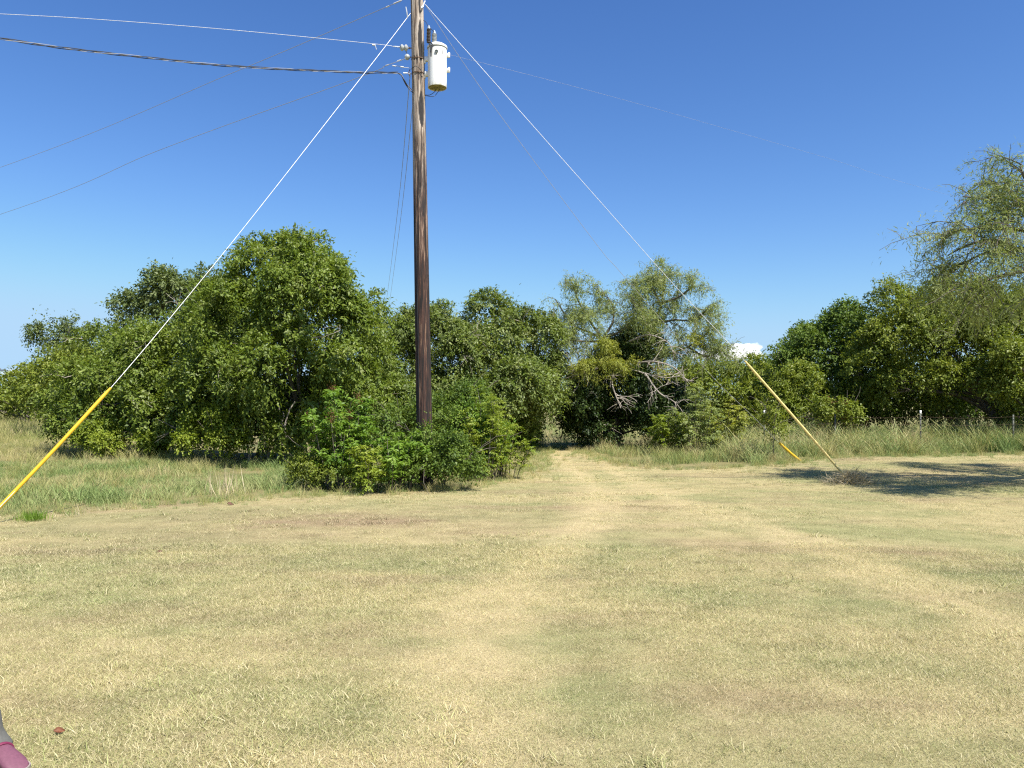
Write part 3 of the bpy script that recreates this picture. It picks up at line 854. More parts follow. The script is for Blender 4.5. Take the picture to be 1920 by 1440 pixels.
# ------------------------------------------------------------------ mesquites: visible limbs, fine hanging leaflets
def mesquite(name, label, base, trunk_px, limbs, mat, group, density=1.0, dead=(), seed=0, scale=1.0, extra=None, leafw=.016, droop=.55, per=20, back=0.0):
    bx, by = base
    bz = float(ground_z(np.array([bx]), np.array([by]))[0])
    org = np.array([bx, by, bz])
    root = thing(name, label, 'tree', tuple(org), group)
    tp = smooth_path([org - [0, 0, .1]] + [W(q[0], q[1], q[2] + back) for q in trunk_px], 5)
    tb = MB(); tb.tube(tp, np.linspace(.13, .075, len(tp)) * scale, 9)
    tb.link('trunk', M['bark_dark'], root, origin=org)
    PC, PD, PL = [], [], []
    for lp in limbs:
        pth = smooth_path([W(q[0], q[1], q[2] + back) for q in lp], 6)
        n = len(pth)
        lb = MB()
        r0 = np.linspace(.048, .012, n) * scale
        lb.tube(pth, r0, 6)
        T = unit(np.gradient(pth, axis=0))
        seg = np.linalg.norm(np.diff(pth, axis=0), axis=1).sum()
        m = int(seg * 7.5 * density * (1.7 if lp[-1][0] > 1930 else 1))  # limbs out of view get extra sprays, added for their ground shadow
        for _ in range(m):
            u = rng.uniform(.12, 1.0)
            i = min(n - 1, int(u * (n - 1)))
            d = unit(T[i] * rng.uniform(.3, 1.0) + rng.normal(0, .75, 3) + np.array([0, 0, .25]))
            L2 = rng.uniform(.5, 1.25) * (1.15 - .45 * u) * scale
            k = 6
            t = np.linspace(0, 1, k)[:, None]
            q = pth[i] + d * L2 * t + np.array([0, 0, -.35]) * L2 * t * t + np.cumsum(rng.normal(0, .03, (k, 3)), 0)
            lb.tube(q, np.linspace(.012, .004, k) * scale, 4)
            for j in range(1, k):
                for _ in range(3):
                    d3 = unit(d * .5 + rng.normal(0, .8, 3) + np.array([0, 0, -.1]))
                    L3 = rng.uniform(.2, .5) * scale
                    e = q[j] + d3 * L3 + np.array([0, 0, -.25 * L3])
                    if rng.random() < .3: lb.tube([q[j], (q[j] + e) / 2 + [0, 0, .03], e], [.006, .005, .0035], 3, False)
                    PC.append(q[j]); PD.append(unit(e - q[j])); PL.append(L3 * 1.15)
        lb.link('branch', M['bark'], root, origin=org)
    for lp in dead:
        pth = smooth_path([W(*q) for q in lp], 6)
        lb = MB(); lb.tube(pth, np.linspace(.035, .008, len(pth)), 5)
        T = unit(np.gradient(pth, axis=0))
        for _ in range(10):
            i = rng.integers(2, len(pth))
            d = unit(T[i] + rng.normal(0, .8, 3)); L2 = rng.uniform(.25, .8)
            q = limb_path(pth[i], pth[i] + d * L2, 5, .5)
            lb.tube(q, np.linspace(.014, .004, 5), 4)
            for _ in range(2):
                e = q[3] + unit(d + rng.normal(0, .9, 3)) * .3
                lb.tube(limb_path(q[2], e, 3, .4), [.007, .005, .004], 3)
        tag(lb.link('dead_branch', M['deadwood'], root, origin=org), 'bare grey dead branch')
    PC, PD, PL = np.array(PC), np.array(PD), np.array(PL)
    # thin the sprays in patches so sky shows through
    keep = (noise3(PC * 1.4, seed) > .33) | (rng.random(len(PC)) < .25)
    PC, PD, PL = PC[keep], PD[keep], PL[keep]
    V, Q = twigs_to_leaves(PC, PD, PL, per, .105 * scale, leafw / .105 / scale * 1.15, droop, .6)
    tint = np.clip(rng.normal(.5, .22, len(Q)), 0, 1)
    link('crown', mesh('crown', V, Q, M[mat], {'tint': tint}, origin=org), root)
    if extra:
        nm, m2, lst, n = extra
        C, R = lobes_from_px(lst)
        P, D, _, _ = crown_twigs(C, R, n, 10, seed + 3, .40, .3, sub_r=(.3, .7), gapscale=2.6)
        V, Q = twigs_to_leaves(P, D, .3 * rng.uniform(.6, 1.3, n), 16, .10, .2, .7, .3)
        tag(link(nm, mesh(nm, V, Q, M[m2], {'tint': rng.random(len(Q))}, origin=org), root), 'yellow-tinged feathery foliage')
    return root


mesquite('mesquite_tree', 'feathery pale mesquite with bare grey branches beside the track', (3.3, 28.3),
         [(1140, 760, 28.2), (1134, 690, 27.8), (1132, 640, 27.0)],
         [[(1132, 640, 26.8), (1110, 625, 26.6), (1075, 610, 26.4), (1050, 575, 26.2), (1040, 560, 26)],
          [(1132, 640, 26.8), (1105, 600, 26.6), (1085, 565, 26.4), (1075, 535, 26.4)],
          [(1132, 632, 26.8), (1150, 600, 27), (1145, 565, 27.2), (1120, 545, 27.2)],
          [(1132, 632, 26.8), (1165, 620, 26.5), (1190, 590, 26.3), (1185, 550, 26.2)],
          [(1140, 720, 26.8), (1200, 660, 27), (1222, 610, 27), (1240, 570, 27), (1245, 520, 27), (1238, 505, 27)],
          [(1222, 610, 27), (1200, 575, 27.3), (1195, 540, 27.4), (1175, 530, 27.4)],
          [(1240, 570, 27), (1275, 555, 26.8), (1295, 540, 26.6), (1298, 530, 26.6)],
          [(1240, 572, 27), (1225, 545, 26.6), (1215, 525, 26.5)],
          [(1160, 715, 26.8), (1240, 670, 26.4), (1290, 650, 26.2), (1320, 630, 26), (1335, 605, 25.9)],
          [(1290, 650, 26.2), (1320, 668, 26), (1345, 660, 25.8), (1362, 640, 25.8)],
          [(1222, 610, 27), (1262, 600, 26.6), (1300, 600, 26.4), (1330, 575, 26.2)],
          [(1132, 640, 26.8), (1090, 640, 26.3), (1060, 635, 26), (1045, 620, 25.9)]],
         'mesq', 'mesquite trees', 1.0,
         dead=[[(1175, 690, 26.2), (1210, 700, 25.6), (1245, 708, 25.3), (1275, 705, 25.1)],
               [(1195, 680, 26.2), (1230, 678, 25.5), (1265, 690, 25.2), (1290, 715, 25)],
               [(1210, 700, 25.6), (1235, 735, 25.2), (1262, 752, 25), (1275, 765, 25)],
               [(1150, 700, 26.4), (1148, 720, 25.6), (1156, 745, 25.4), (1164, 765, 25.3)],
               [(1180, 640, 26.4), (1215, 628, 25.8), (1250, 640, 25.5), (1262, 660, 25.3)],
               [(1120, 690, 26.4), (1095, 700, 25.8), (1075, 705, 25.6)]], seed=3,
         extra=('yellow_foliage', 'mesq_y', [(1098, 686, 25.6, 20, 10, .4), (1128, 672, 25.6, 20, 10, .4), (1158, 688, 25.5, 20, 11, .4), (1135, 650, 25.8, 12, 10, .3), (1142, 712, 25.4, 10, 10, .3), (1182, 678, 25.6, 12, 8, .3), (1300, 640, 25.8, 16, 9, .4), (1235, 695, 25.6, 14, 8, .3)], 430))

mesquite('mesquite_tree', 'feathery pale mesquite reaching in from the right edge', (12.4, 14.4),
         [(2245, 780, 13.4), (2225, 660, 13.4), (2190, 580, 13.5)],
         [[(2190, 580, 13.5), (2040, 505, 13.6), (1915, 470, 13.7), (1850, 474, 13.8), (1790, 500, 13.9), (1745, 498, 14)],
          [(2190, 580, 13.5), (2010, 510, 13.3), (1885, 515, 13.2), (1835, 535, 13.1), (1800, 550, 13)],
          [(2190, 580, 13.5), (2040, 450, 13.7), (1935, 395, 13.9), (1870, 378, 14), (1805, 368, 14.1)],
          [(2060, 480, 13.6), (1970, 380, 13.4), (1925, 335, 13.3), (1912, 312, 13.3)],
          [(2080, 500, 13.6), (1940, 438, 13.6), (1860, 428, 13.6), (1800, 432, 13.6), (1768, 450, 13.6)],
          [(2190, 580, 13.5), (2150, 470, 14.5), (2100, 410, 15.3), (2060, 390, 16.0)],  # out-of-view limb added to fill a gap in the lawn shadow
          [(2190, 590, 13.5), (2090, 560, 14.4), (2010, 545, 15.2), (1960, 540, 15.8)],  # also unseen, added to thicken the shadow on the lawn
          [(1935, 395, 13.9), (1890, 358, 14.2), (1860, 345, 14.4), (1830, 345, 14.4)],
          [(1915, 470, 13.7), (1860, 450, 13.9), (1810, 462, 14), (1778, 478, 14.1)],
          [(2190, 580, 13.5), (2210, 470, 12.8), (2230, 390, 12.4), (2240, 330, 12.2)],  # this and the limbs below: out of view, added to cast shadow
          [(2190, 580, 13.5), (2200, 500, 14.6), (2200, 440, 15.4), (2210, 400, 15.8)],
          [(2190, 580, 13.5), (2100, 460, 12.6), (2060, 390, 12.0), (2040, 360, 11.6)],
          [(2190, 580, 13.5), (2110, 520, 12.2), (2050, 480, 11.4), (2020, 460, 10.9)],
          [(2190, 580, 13.5), (2120, 540, 12.6), (2030, 540, 12.0), (1975, 530, 11.7)]],
         'mesq', 'mesquite trees', 1.05, seed=9, scale=.95, leafw=.012, droop=.30, per=14, back=1.0)

# ------------------------------------------------------------------ shrubs round the pole foot
def frond_shrub(name, label, base, stems, mat, h, spread, fronds, leaflet, group, sway=(0, 0), rust=0):
    """Upright stems carrying compound leaves: pairs of leaflets along a drooping rachis."""
    bx, by = base
    bz = float(ground_z(np.array([bx]), np.array([by]))[0])
    org = np.array([bx, by, bz]); root = thing(name, label, 'shrub', tuple(org), group)
    P, A, N, L = [], [], [], []
    P2 = []
    for s_ in range(stems):
        a = rng.uniform(0, 6.28); r = spread * math.sqrt(rng.random())
        b0 = org + [r * .5 * math.cos(a), r * .5 * math.sin(a), -.03]
        hh = h * rng.uniform(.6, 1.0) * (1.05 - .35 * r / spread)
        e = org + [r * math.cos(a) * 1.05 + sway[0] * hh, r * math.sin(a) * 1.05 + sway[1] * hh, hh]
        pth = limb_path(b0, e, 8, .12)
        sb = MB(); sb.tube(pth, np.linspace(.011, .004, 8), 5); sb.link('stem', M['bark'], root, origin=org)
        for f in range(fronds):
            u = rng.uniform(.18, 1) ** .8
            q = pth[min(7, int(u * 7.99))] + rng.normal(0, .015, 3)
            az = rng.uniform(0, 6.28)
            d = unit(np.array([math.cos(az), math.sin(az), rng.uniform(-.1, 1.5)]))
            Lr = rng.uniform(.20, .36) * (1.1 - .4 * u)
            npair = 7
            side = unit(np.cross(d, [0, 0, 1]))
            for i in range(npair):
                t = (i + 1) / npair
                c = q + d * Lr * t + np.array([0, 0, -.45]) * Lr * t * t
                for sg in (1, -1):
                    P.append(c); A.append(side * sg * .8 + d * .5 + np.array([0, 0, -.45]) + rng.normal(0, .3, 3))
                    N.append(np.array([0, 0, .55]) + side * sg * .35 + d * .6 + rng.normal(0, .5, 3)); L.append(leaflet * (1.1 - .45 * abs(t - .45)) * rng.uniform(.8, 1.2))
        if rng.random() < rust: P2.append(pth[-1])
    L = np.array(L)
    V, Q = leaf_quads(np.array(P), np.array(A), np.array(N), L, L * .36)
    link('leaves', mesh('leaves', V, Q, M[mat], {'tint': np.clip(rng.normal(.5, .2, len(Q)), 0, 1)}, origin=org), root)
    for p in P2:
        n = 90
        V, Q = leaf_quads(p + rng.normal(0, .035, (n, 3)) * [1, 1, 2], rng.normal(0, 1, (n, 3)), rng.normal(0, 1, (n, 3)), np.full(n, .035), np.full(n, .018))
        tag(link('seed_head', mesh('seed_head', V, Q, M['brown_leaf'], {'tint': rng.random(n)}, origin=org), root), kind='stuff')
    return root


SH = 'shrubs around the foot of the pole'
FS = 'feathery shrubs'
for px, Y, h_, sp_, mt, lb in ((1258, 23.6, 1.5, .55, 'lime', 'feathery green shrub at the right foot of the dark evergreen'),
                               (1306, 23.4, 2.05, .75, 'mesq', 'tallest feathery light green shrub right of the dark evergreen'),
                               (1358, 24.0, 1.8, .62, 'mesq_y', 'feathery yellow-green shrub nearest the thin sagging guy wire')):
    frond_shrub('feathery_shrub', lb, ((px - 960) / F * Y, Y), 18, mt, h_, sp_ * 1.1, 20, .085, FS)
frond_shrub('sumac_shrub', 'tall bright green sumac leaning left at the left end of the shrubs', ((635 - 960) / F * 14.3, 14.3), 12, 'sumac', 2.05, .36, 19, .085, SH, (-.12, 0), .3)
frond_shrub('sumac_shrub', 'second sumac with feathery tops leaning right beside the taller one', ((665 - 960) / F * 14.6, 14.6), 11, 'sumac', 1.9, .36, 19, .085, SH, (.05, 0), .1)
frond_shrub('sumac_shrub', 'low spreading green sumac in front of the pole', ((735 - 960) / F * 14.0, 14.0), 14, 'sumac', 1.25, .58, 15, .085, SH)
frond_shrub('sumac_shrub', 'yellow-green shrub with drooping leaflets at the lawn edge', ((690 - 960) / F * 13.6, 13.7), 12, 'lime', .85, .45, 16, .08, SH)
frond_shrub('sumac_shrub', 'leafy green shrub hiding the pole foot', ((770 - 960) / F * 14.35, 14.35), 11, 'sumac', 1.2, .42, 15, .08, SH)
tree('leafy_shrub', 'small yellowish shrub at the dark foot of the thicket', 'shrub', ((590 - 960) / F * 14.4, 14.5),
     [(595, 865, 14.4, 32, 35, .35), (575, 885, 14.4, 28, 26, .3), (620, 890, 14.2, 34, 28, .35)], 620, 13, .05, 'olive', .45, .4, .2, 4, .015, SH, 16, .34, 12, 3, seed=301, gapscale=3)
tree('privet_shrub', 'rounded glossy green shrub right of the pole foot at the lawn edge', 'shrub', ((835 - 960) / F * 14.3, 14.4),
     [(830, 855, 14.3, 45, 45, .45), (860, 870, 14.2, 38, 34, .4), (800, 875, 14.3, 38, 32, .4)], 900, 13, .05, 'oak', .55, .3, .2, 4, .015, SH, 12, .34, 12, 3, seed=302, gapscale=3)
frond_shrub('privet_shrub', 'tall light green privet with airy upright sprays right of the pole', ((905 - 960) / F * 16.4, 16.4), 26, 'lime', 2.05, .62, 22, .062, SH, (.03, 0))
frond_shrub('privet_shrub', 'lower yellow-green privet sprays sloping down toward the track', ((948 - 960) / F * 16.9, 16.9), 18, 'lime', 1.35, .5, 20, .062, SH, (.08, 0))
tree('privet_shrub', 'shaded green heart of the privet thicket right of the pole', 'shrub', ((895 - 960) / F * 16.8, 17.0),
     [(880, 820, 16.8, 30, 50, .4), (915, 835, 16.8, 32, 44, .4), (895, 865, 16.5, 36, 28, .4)], 900, 13, .058, 'sumac', .42, .35, .26, 5, .02, SH, 40, .38, 14, 5, seed=303, gapscale=3.0, sub_r=(.35, .8))
tree('privet_shrub', 'darker green shrub close behind the pole foot', 'shrub', ((845 - 960) / F * 17.5, 17.6),
     [(840, 800, 17.5, 55, 48, .7), (760, 800, 17.5, 60, 40, .7), (870, 760, 17.8, 36, 36, .5)],
     1500, 13, .065, 'oak', .45, .4, .28, 5, .02, SH, 14, .34, 14, 4, seed=304, gapscale=2.2)
tree('vine_mound', 'low yellow-green vine mound at the base of the left thicket', 'vine', ((225 - 960) / F * 21, 20.8),
     [(205, 825, 20.8, 50, 20, .6), (260, 830, 20.6, 42, 16, .5), (175, 815, 21, 35, 18, .5)], 900, 13, .07, 'lime', .6, .3, .24, 3, .015, None, 4, .34, 12, 2, seed=305, gapscale=2)
tree('bush', 'yellow-green bush in the shade under the tallest tree', 'shrub', ((400 - 960) / F * 18.8, 18.8),
     [(395, 800, 18.8, 45, 40, .6), (430, 830, 18.6, 30, 24, .5), (360, 815, 18.9, 36, 30, .5)], 800, 13, .07, 'lime', .55, .35, .26, 3, .02, None, 8, .36, 12, 2, seed=306, gapscale=2)
tree('sapling', 'thin reddish sapling in the tall grass behind the short yellow guard', 'shrub', ((1445 - 960) / F * 20.6, 20.6),
     [(1440, 800, 20.6, 24, 22, .35), (1450, 775, 20.6, 14, 14, .25)], 150, 11, .065, 'olive', .5, .4, .24, 1, .014, None, 6, .36, 10, 3, seed=307, gapscale=2)
tree('sapling', 'rust-tinged sapling in the tall grass left of the fence post', 'shrub', ((1565 - 960) / F * 25.0, 25.0),
     [(1565, 765, 25, 34, 22, .5), (1550, 785, 25, 24, 16, .4)], 320, 12, .085, 'olive', .5, .4, .28, 2, .016, None, 6, .36, 10, 3, seed=308, gapscale=2, extra=[('rust_leaf_spray', 'brown_leaf', .05)])
# stems in the dark hollow under the big tree
root = thing('bare_stems', 'cluster of bare grey stems in the hollow under the tallest tree', 'shrub', (-5.9, 19.2, 0))
for px in (470, 486, 505, 527, 541, 556):
    b = np.array([(px - 960) / F * 19.2, 19.2 + rng.uniform(-.3, .5), 0])
    e = b + [rng.uniform(-.4, .4), rng.uniform(-.2, .3), rng.uniform(1.3, 2.2)]
    sb = MB(); sb.tube(limb_path(b, e, 8, .25), np.linspace(.035, .015, 8), 6); sb.link('stem', M['deadwood'], root, origin=(-5.9, 19.2, 0))


# ------------------------------------------------------------------ the utility pole
PX = lambda px, py, Y=15.0: W(px, py, Y)
pb, pt = np.array([W(797.5, 909, 15)[0], 15.0, 0.0]), np.array([W(780.5, -75, 15)[0], 15.0, W(780, -75, 15)[2]])


def pole_x(z):
    t = z / pt[2]
    return pb[0] + (pt[0] - pb[0]) * t


def pole_mat():
    k = NT('creosoted pole wood')
    tc = k.n('ShaderNodeTexCoord').outputs['Object']
    sep = k.n('ShaderNodeSeparateXYZ'); k.l(tc, sep.inputs[0])
    z = sep.outputs[2]
    st = k.scalevec(tc, (26, 26, 1.1))
    f = k.noise(st, 1, 5, .7)
    f2 = k.noise(k.scalevec(tc, (7, 7, .35)), 1, 4, .6)
    fine = k.noise(k.scalevec(tc, (90, 90, 2.2)), 1, 3, .7)
    f = k.mapr(f, .33, .67)
    dark = k.ramp(f, [(.30, (.007, .005, .005)), (.48, (.030, .014, .010)), (.62, (.058, .026, .018)), (.78, (.085, .040, .026)), (.90, (.24, .15, .095))])
    grey = k.ramp(f, [(.28, (.10, .07, .055)), (.42, (.26, .20, .155)), (.58, (.38, .315, .255)), (.75, (.48, .415, .355))])
    mid = k.ramp(f, [(.28, (.025, .016, .014)), (.45, (.095, .052, .038)), (.6, (.15, .085, .06)), (.76, (.30, .21, .155))])
    zz = k.math('ADD', z, k.math('MULTIPLY', k.math('ADD', f2, -.5), 2.4))
    zz = k.math('ADD', zz, k.math('MULTIPLY', k.math('ADD', f, -.5), 1.6))
    c = k.mix(k.mapr(zz, 4.3, 5.3), dark, mid)
    c = k.mix(k.mapr(zz, 5.7, 6.9), c, grey)
    c = k.mix(k.mapr(fine, .58, .68, 0, .8), c, k.mix(1.0, c, (.30, .27, .25), 'MULTIPLY'))
    tar = k.noise(k.scalevec(tc, (6, 6, .9)), 1, 4, .65)
    c = k.mix(k.math('MULTIPLY', k.mapr(tar, .52, .62), k.mapr(z, 7.2, 5.4, .0, .85)), c, (.012, .012, .015))
    blot = k.noise(k.scalevec(tc, (9, 9, 3.2)), 1, 3, .6)
    c = k.mix(k.math('MULTIPLY', k.mapr(blot, .62, .70), k.mapr(z, 4.0, 6.0, .35, .8)), c, (.045, .03, .025))
    sc_ = k.n('ShaderNodeAttribute', attribute_name='scar').outputs['Fac']
    c = k.mix(sc_, c, (.022, .019, .02))
    k.l(c, k.b.inputs['Base Color']); k.b.inputs['Roughness'].default_value = .85
    bp = k.n('ShaderNodeBump'); bp.inputs[0].default_value = .7; bp.inputs[1].default_value = .01
    k.l(k.math('ADD', f, k.math('MULTIPLY', fine, .5)), bp.inputs['Height']); k.l(bp.outputs[0], k.b.inputs['Normal'])
    return k.m


pole = thing('utility_pole', 'tall dark wooden utility pole standing among the shrubs', 'utility pole', tuple(pb))
ns, nr = 56, 520
zs = np.linspace(-.3, pt[2], nr)
ang = np.linspace(0, 2 * np.pi, ns, endpoint=False)
ZZ, AA = np.meshgrid(zs, ang, indexing='ij')
rad = .150 - .0036 * ZZ
crk = noise3(np.stack([np.cos(AA) * 5, np.sin(AA) * 5, ZZ * .5], -1).reshape(-1, 3), 8).reshape(ZZ.shape)
crk2 = noise3(np.stack([np.cos(AA) * 9, np.sin(AA) * 9, ZZ * .9], -1).reshape(-1, 3), 9).reshape(ZZ.shape)
rad = rad + .008 * (crk - .5) - .010 * np.clip(1 - np.abs(crk2 - .5) * 22, 0, 1)
# split-away strips that expose black wood: (angle, z0, z1, half angle); angle -90 faces the camera
scar = np.zeros(ZZ.shape)
for a_, z0, z1, hw in ((-58, 8.75, 9.7, .26), (-58, 7.9, 8.72, .44), (-58, 6.70, 7.40, .50), (-58, 7.45, 7.95, .16), (-70, 8.05, 8.5, .09), (-95, 7.88, 8.06, .14), (-118, 7.95, 8.05, .12), (-80, 7.55, 7.72, .10), (-60, 7.3, 7.5, .08), (-84, 5.55, 5.65, .08)):
    da = (AA - math.radians(a_) + np.pi) % (2 * np.pi) - np.pi
    da = da + .12 * (noise3(np.stack([ZZ * 6, AA * 0 + a_, AA * 0], -1).reshape(-1, 3), 5).reshape(ZZ.shape) - .5)
    u = (ZZ - z0) / (z1 - z0)
    wz = hw * np.clip(np.sin(np.clip(u, 0, 1) * np.pi), 0, 1) ** .5
    scar = np.maximum(scar, np.clip((wz - np.abs(da)) / .05, 0, 1) * ((u > 0) & (u < 1)))
rad = rad - .014 * scar
cx_ = pb[0] + (pt[0] - pb[0]) * ZZ / pt[2]
Vp = np.stack([cx_ + rad * np.cos(AA), 15 + rad * np.sin(AA), ZZ], -1).reshape(-1, 3)
i_, j_ = np.meshgrid(np.arange(nr - 1), np.arange(ns), indexing='ij')
Qp = np.stack([i_ * ns + j_, i_ * ns + (j_ + 1) % ns, (i_ + 1) * ns + (j_ + 1) % ns, (i_ + 1) * ns + j_], -1).reshape(-1, 4)
link('shaft', mesh('shaft', Vp, Qp, pole_mat(), {'scar': scar.ravel()}, smooth=True, origin=pb), pole)


def insulator(c, axis, r, ln, mat, parent, n=3):
    b = MB(); prof = [(0.012, 0), (.012, .01)]
    for k_ in range(n):
        z0 = .01 + ln * k_ / n; z1 = .01 + ln * (k_ + 1) / n
        prof += [(r * .55, z0), (r, z0 + (z1 - z0) * .35), (r, z0 + (z1 - z0) * .65), (r * .55, z1)]
    prof += [(.012, ln + .01), (.0, ln + .02)]
    b.lathe(prof, c, 16, axis)
    return b.link('insulator', M[mat], parent, origin=pb)


pz = lambda py: W(0, py, 15)[2]
# dead-end spools on the left of the pole
insulator(PX(766, 90), (-1, -.05, .02), .060, .15, 'porcelain', pole, 2)
insulator(PX(769, 107), (-1, -.1, -.05), .056, .09, 'porcelain', pole, 1)
for py, dx in ((90, 8), (107, 6)):
    b = MB(); b.tube([PX(772 - dx, py), PX(790, py + 1)], .011, 8); b.lathe([(.0, -.004), (.024, -.004), (.024, .010), (0, .010)], PX(767, py), 6, (1, 0, 0))
    b.link('bolt', M['rust'], pole, origin=pb)
b = MB(); b.tube(smooth_path([PX(760, 94), PX(763, 100), PX(764, 105)], 4), .006, 6); b.link('jumper_wire', M['black_cable'], pole, origin=pb)
b = MB(); b.tube(smooth_path([PX(771, 130, 14.86), PX(778, 124, 14.84), PX(785, 127, 14.84), PX(795, 140, 14.9)], 5), .006, 6)
b.link('jumper_wire', M['black_cable'], pole, origin=pb)
# pole bands and through-bolts at the guy attachment
for py, px_ in ((112, 783), (139, 783)):
    b = MB(); z_ = pz(py); x_ = pole_x(z_); r_ = .150 - .0036 * z_ + .006
    b.lathe([(r_ - .012, -.007), (r_, -.007), (r_, .007), (r_ - .012, .007)], (x_, 15, z_), 32)
    b.link('pole_band', M['rust'] if py != 15 else M['galv'], pole, origin=pb)
b = MB(); b.tube(smooth_path([PX(797, 2), PX(795, 6, 14.95), PX(793, 12, 14.9), PX(790, 15, 14.88)], 4), .014, 6); b.link('guy_hook', M['galv'], pole, origin=pb)
b = MB(); b.tube(smooth_path([PX(769, 130), PX(766, 137), PX(769, 144)], 4), .008, 6); b.link('guy_hook', M['rust'], pole, origin=pb)
# ground wire down the pole
b = MB()
b.tube(np.array([[pole_x(z) - .075, 15 - math.sqrt(max(1e-4, (.150 - .0036 * z) ** 2 - .075 ** 2)) - .004, z] for z in np.linspace(0, 7.6, 30)]), .004, 5)
b.link('ground_wire', M['black_cable'], pole, origin=pb)

# ------------------------------------------------------------------ transformer
tz0, tz1 = pz(166), pz(90)
tc = np.array([W(820, 100, 15)[0], 14.98, tz0])
tr = thing('transformer', 'white cylindrical transformer can hung on the right of the pole', 'transformer', tuple(tc))
R_ = .178


def can_mat():
    k = NT('transformer enamel')
    oc = k.n('ShaderNodeTexCoord').outputs['Object']
    sep = k.n('ShaderNodeSeparateXYZ'); k.l(oc, sep.inputs[0])
    f = k.noise(k.scalevec(oc, (16, 16, 2.2)), 1, 4, .65)
    edge = k.math('MULTIPLY', k.mapr(sep.outputs[2], .10, .0), k.mapr(f, .35, .6))
    c = k.mix(k.math('MULTIPLY', edge, .8), k.ramp(f, [(.3, (.74, .74, .72)), (.55, (.82, .82, .81))]), (.24, .22, .10))
    k.l(c, k.b.inputs['Base Color']); k.b.inputs['Roughness'].default_value = .38
    return k.m


b = MB()
b.lathe([(R_ - .012, .018), (R_ - .008, 0), (R_, .004), (R_, .70), (R_ * .985, .72), (R_ * .985, .735)], tc, 48)
b.link('tank', can_mat(), tr, origin=tc)
b = MB(); b.lathe([(0, .016), (R_ - .011, .016)], tc, 32); b.lathe([(0, .012), (.02, .012), (.02, .018)], tc, 12)
b.link('base_plate', plain('mottled olive base', (.22, .19, .07), .8, 0, .6, 14), tr, origin=tc)  # underside plate coloured a dark mottled olive
b = MB()
b.lathe([(R_ * .985, .738), (R_ * 1.06, .738), (R_ * 1.075, .748), (R_ * 1.075, .765), (R_ * 1.04, .778), (R_ * .75, .815), (R_ * .3, .835), (0, .838)], tc, 48)
b.link('lid', M['white_paint'], tr, origin=tc)
b = MB(); b.lathe([(R_ * 1.0, .722), (R_ * 1.012, .724), (R_ * 1.012, .734), (R_ * 1.0, .737)], tc, 48)
b.link('lid_band', plain('lid band', (.35, .34, .33), .6, .4), tr, origin=tc)


def bushing(px, py0, py1, Y, r, mat, nm, tilt):
    z0, z1 = pz(py0), pz(py1)
    p0 = W(px, py0, Y); p1 = W(px + tilt, py1, Y)
    ln = np.linalg.norm(p1 - p0); n = 9
    b = MB(); prof = [(0, -.02), (r * .8, -.02), (r * .8, 0)]
    for k_ in range(n):
        z_ = ln * k_ / n; d = ln / n
        prof += [(r * .62, z_ + d * .1), (r, z_ + d * .45), (r * .95, z_ + d * .62), (r * .62, z_ + d * .7)]
    prof += [(r * .5, ln)]
    b.lathe(prof, p0, 18, p1 - p0)
    o = b.link(nm, M[mat], tr, origin=tc)
    b = MB(); b.lathe([(r * .62, 0), (r * .66, .03), (r * .3, .035), (r * .3, .06), (0, .062)], p1, 12, p1 - p0)
    b.link('terminal_cap', M['galv'], o, origin=(0, 0, 0))
    o2 = o.children[0]; o2.data.transform(Matrix.Translation(-Vector(tc)))
    return p0, p1


bushing(814.5, 86, 63, 15.02, .046, 'porcelain', 'bushing', 0)
a0_, a1_ = bushing(803.5, 78, 54, 14.84, .042, 'porcelain_brown', 'lightning_arrester', 0.5)
b = MB(); b.tube(smooth_path([W(803, 78, 14.84), W(806, 84, 14.82), W(808, 92, 14.80), W(807, 98, 14.80)], 5), .013, 6)
b.tube(smooth_path([W(806, 78, 14.84), W(811, 84, 14.80), W(809, 92, 14.79), W(808, 106, 14.805)], 5), .011, 6)
b.link('arrester_bracket', M['black_cable'], tr, origin=tc)
b = MB(); b.tube(smooth_path([W(806, 52, 14.86), W(810, 56, 14.92), W(814, 60, 15.0)], 4), .005, 5)
b.tube(smooth_path([W(794, 38, 14.95), W(799, 42, 14.9), W(803, 51, 14.85)], 4), .005, 5)
b.link('lead_wire', M['black_cable'], tr, origin=tc)
# secondary terminals on the right
for py in (104, 132):
    b = MB(); c = W(840, py, 14.99)
    b.box(c + [-.015, 0, 0], (.05, .055, .075), None, .008); b.box(c + [.022, 0, .008], (.034, .05, .095), None, .008)
    b.lathe([(.0, 0), (.016, 0), (.016, .012), (0, .012)], c + [.0, -.028, 0], 8, (0, -1, 0))
    b.link('terminal_lug', M['white_paint'], tr, origin=tc)
# hanger brackets on the pole side
for py in (111, 139):
    b = MB(); c = W(799.5, py, 14.99)
    b.box(c, (.075, .085, .085), None, .008)
    b.box(c + [-.03, 0, -.055], (.03, .06, .05), None, .004)
    b.link('hanger_bracket', M['white_paint'], tr, origin=tc)
# front fittings: ring plate with drip, small stud marks
b = MB(); pf = np.array([W(818.5, 0, 14.8)[0], tc[1] - R_ - .004, pz(105)])
b.lathe([(.016, 0), (.030, 0), (.033, .006), (.030, .012), (.016, .010), (.016, 0)], pf, 20, (0, -1, 0))
b.box(pf + [-.004, 0, -.044], (.010, .006, .034)); b.link('ring_fitting', plain('dark fitting', (.07, .085, .08), .6), tr, origin=tc)
b = MB()
for dz_, h_ in ((.035, .018), (0, .03), (-.03, .016)):
    an = math.radians(-50); b.box(tc + [R_ * math.cos(an) + .002, R_ * math.sin(an) - .002, pz(104) - tz0 + dz_], (.012, .008, h_))
b.link('stud_mark', plain('dark stud', (.12, .11, .11), .6), tr, origin=tc)
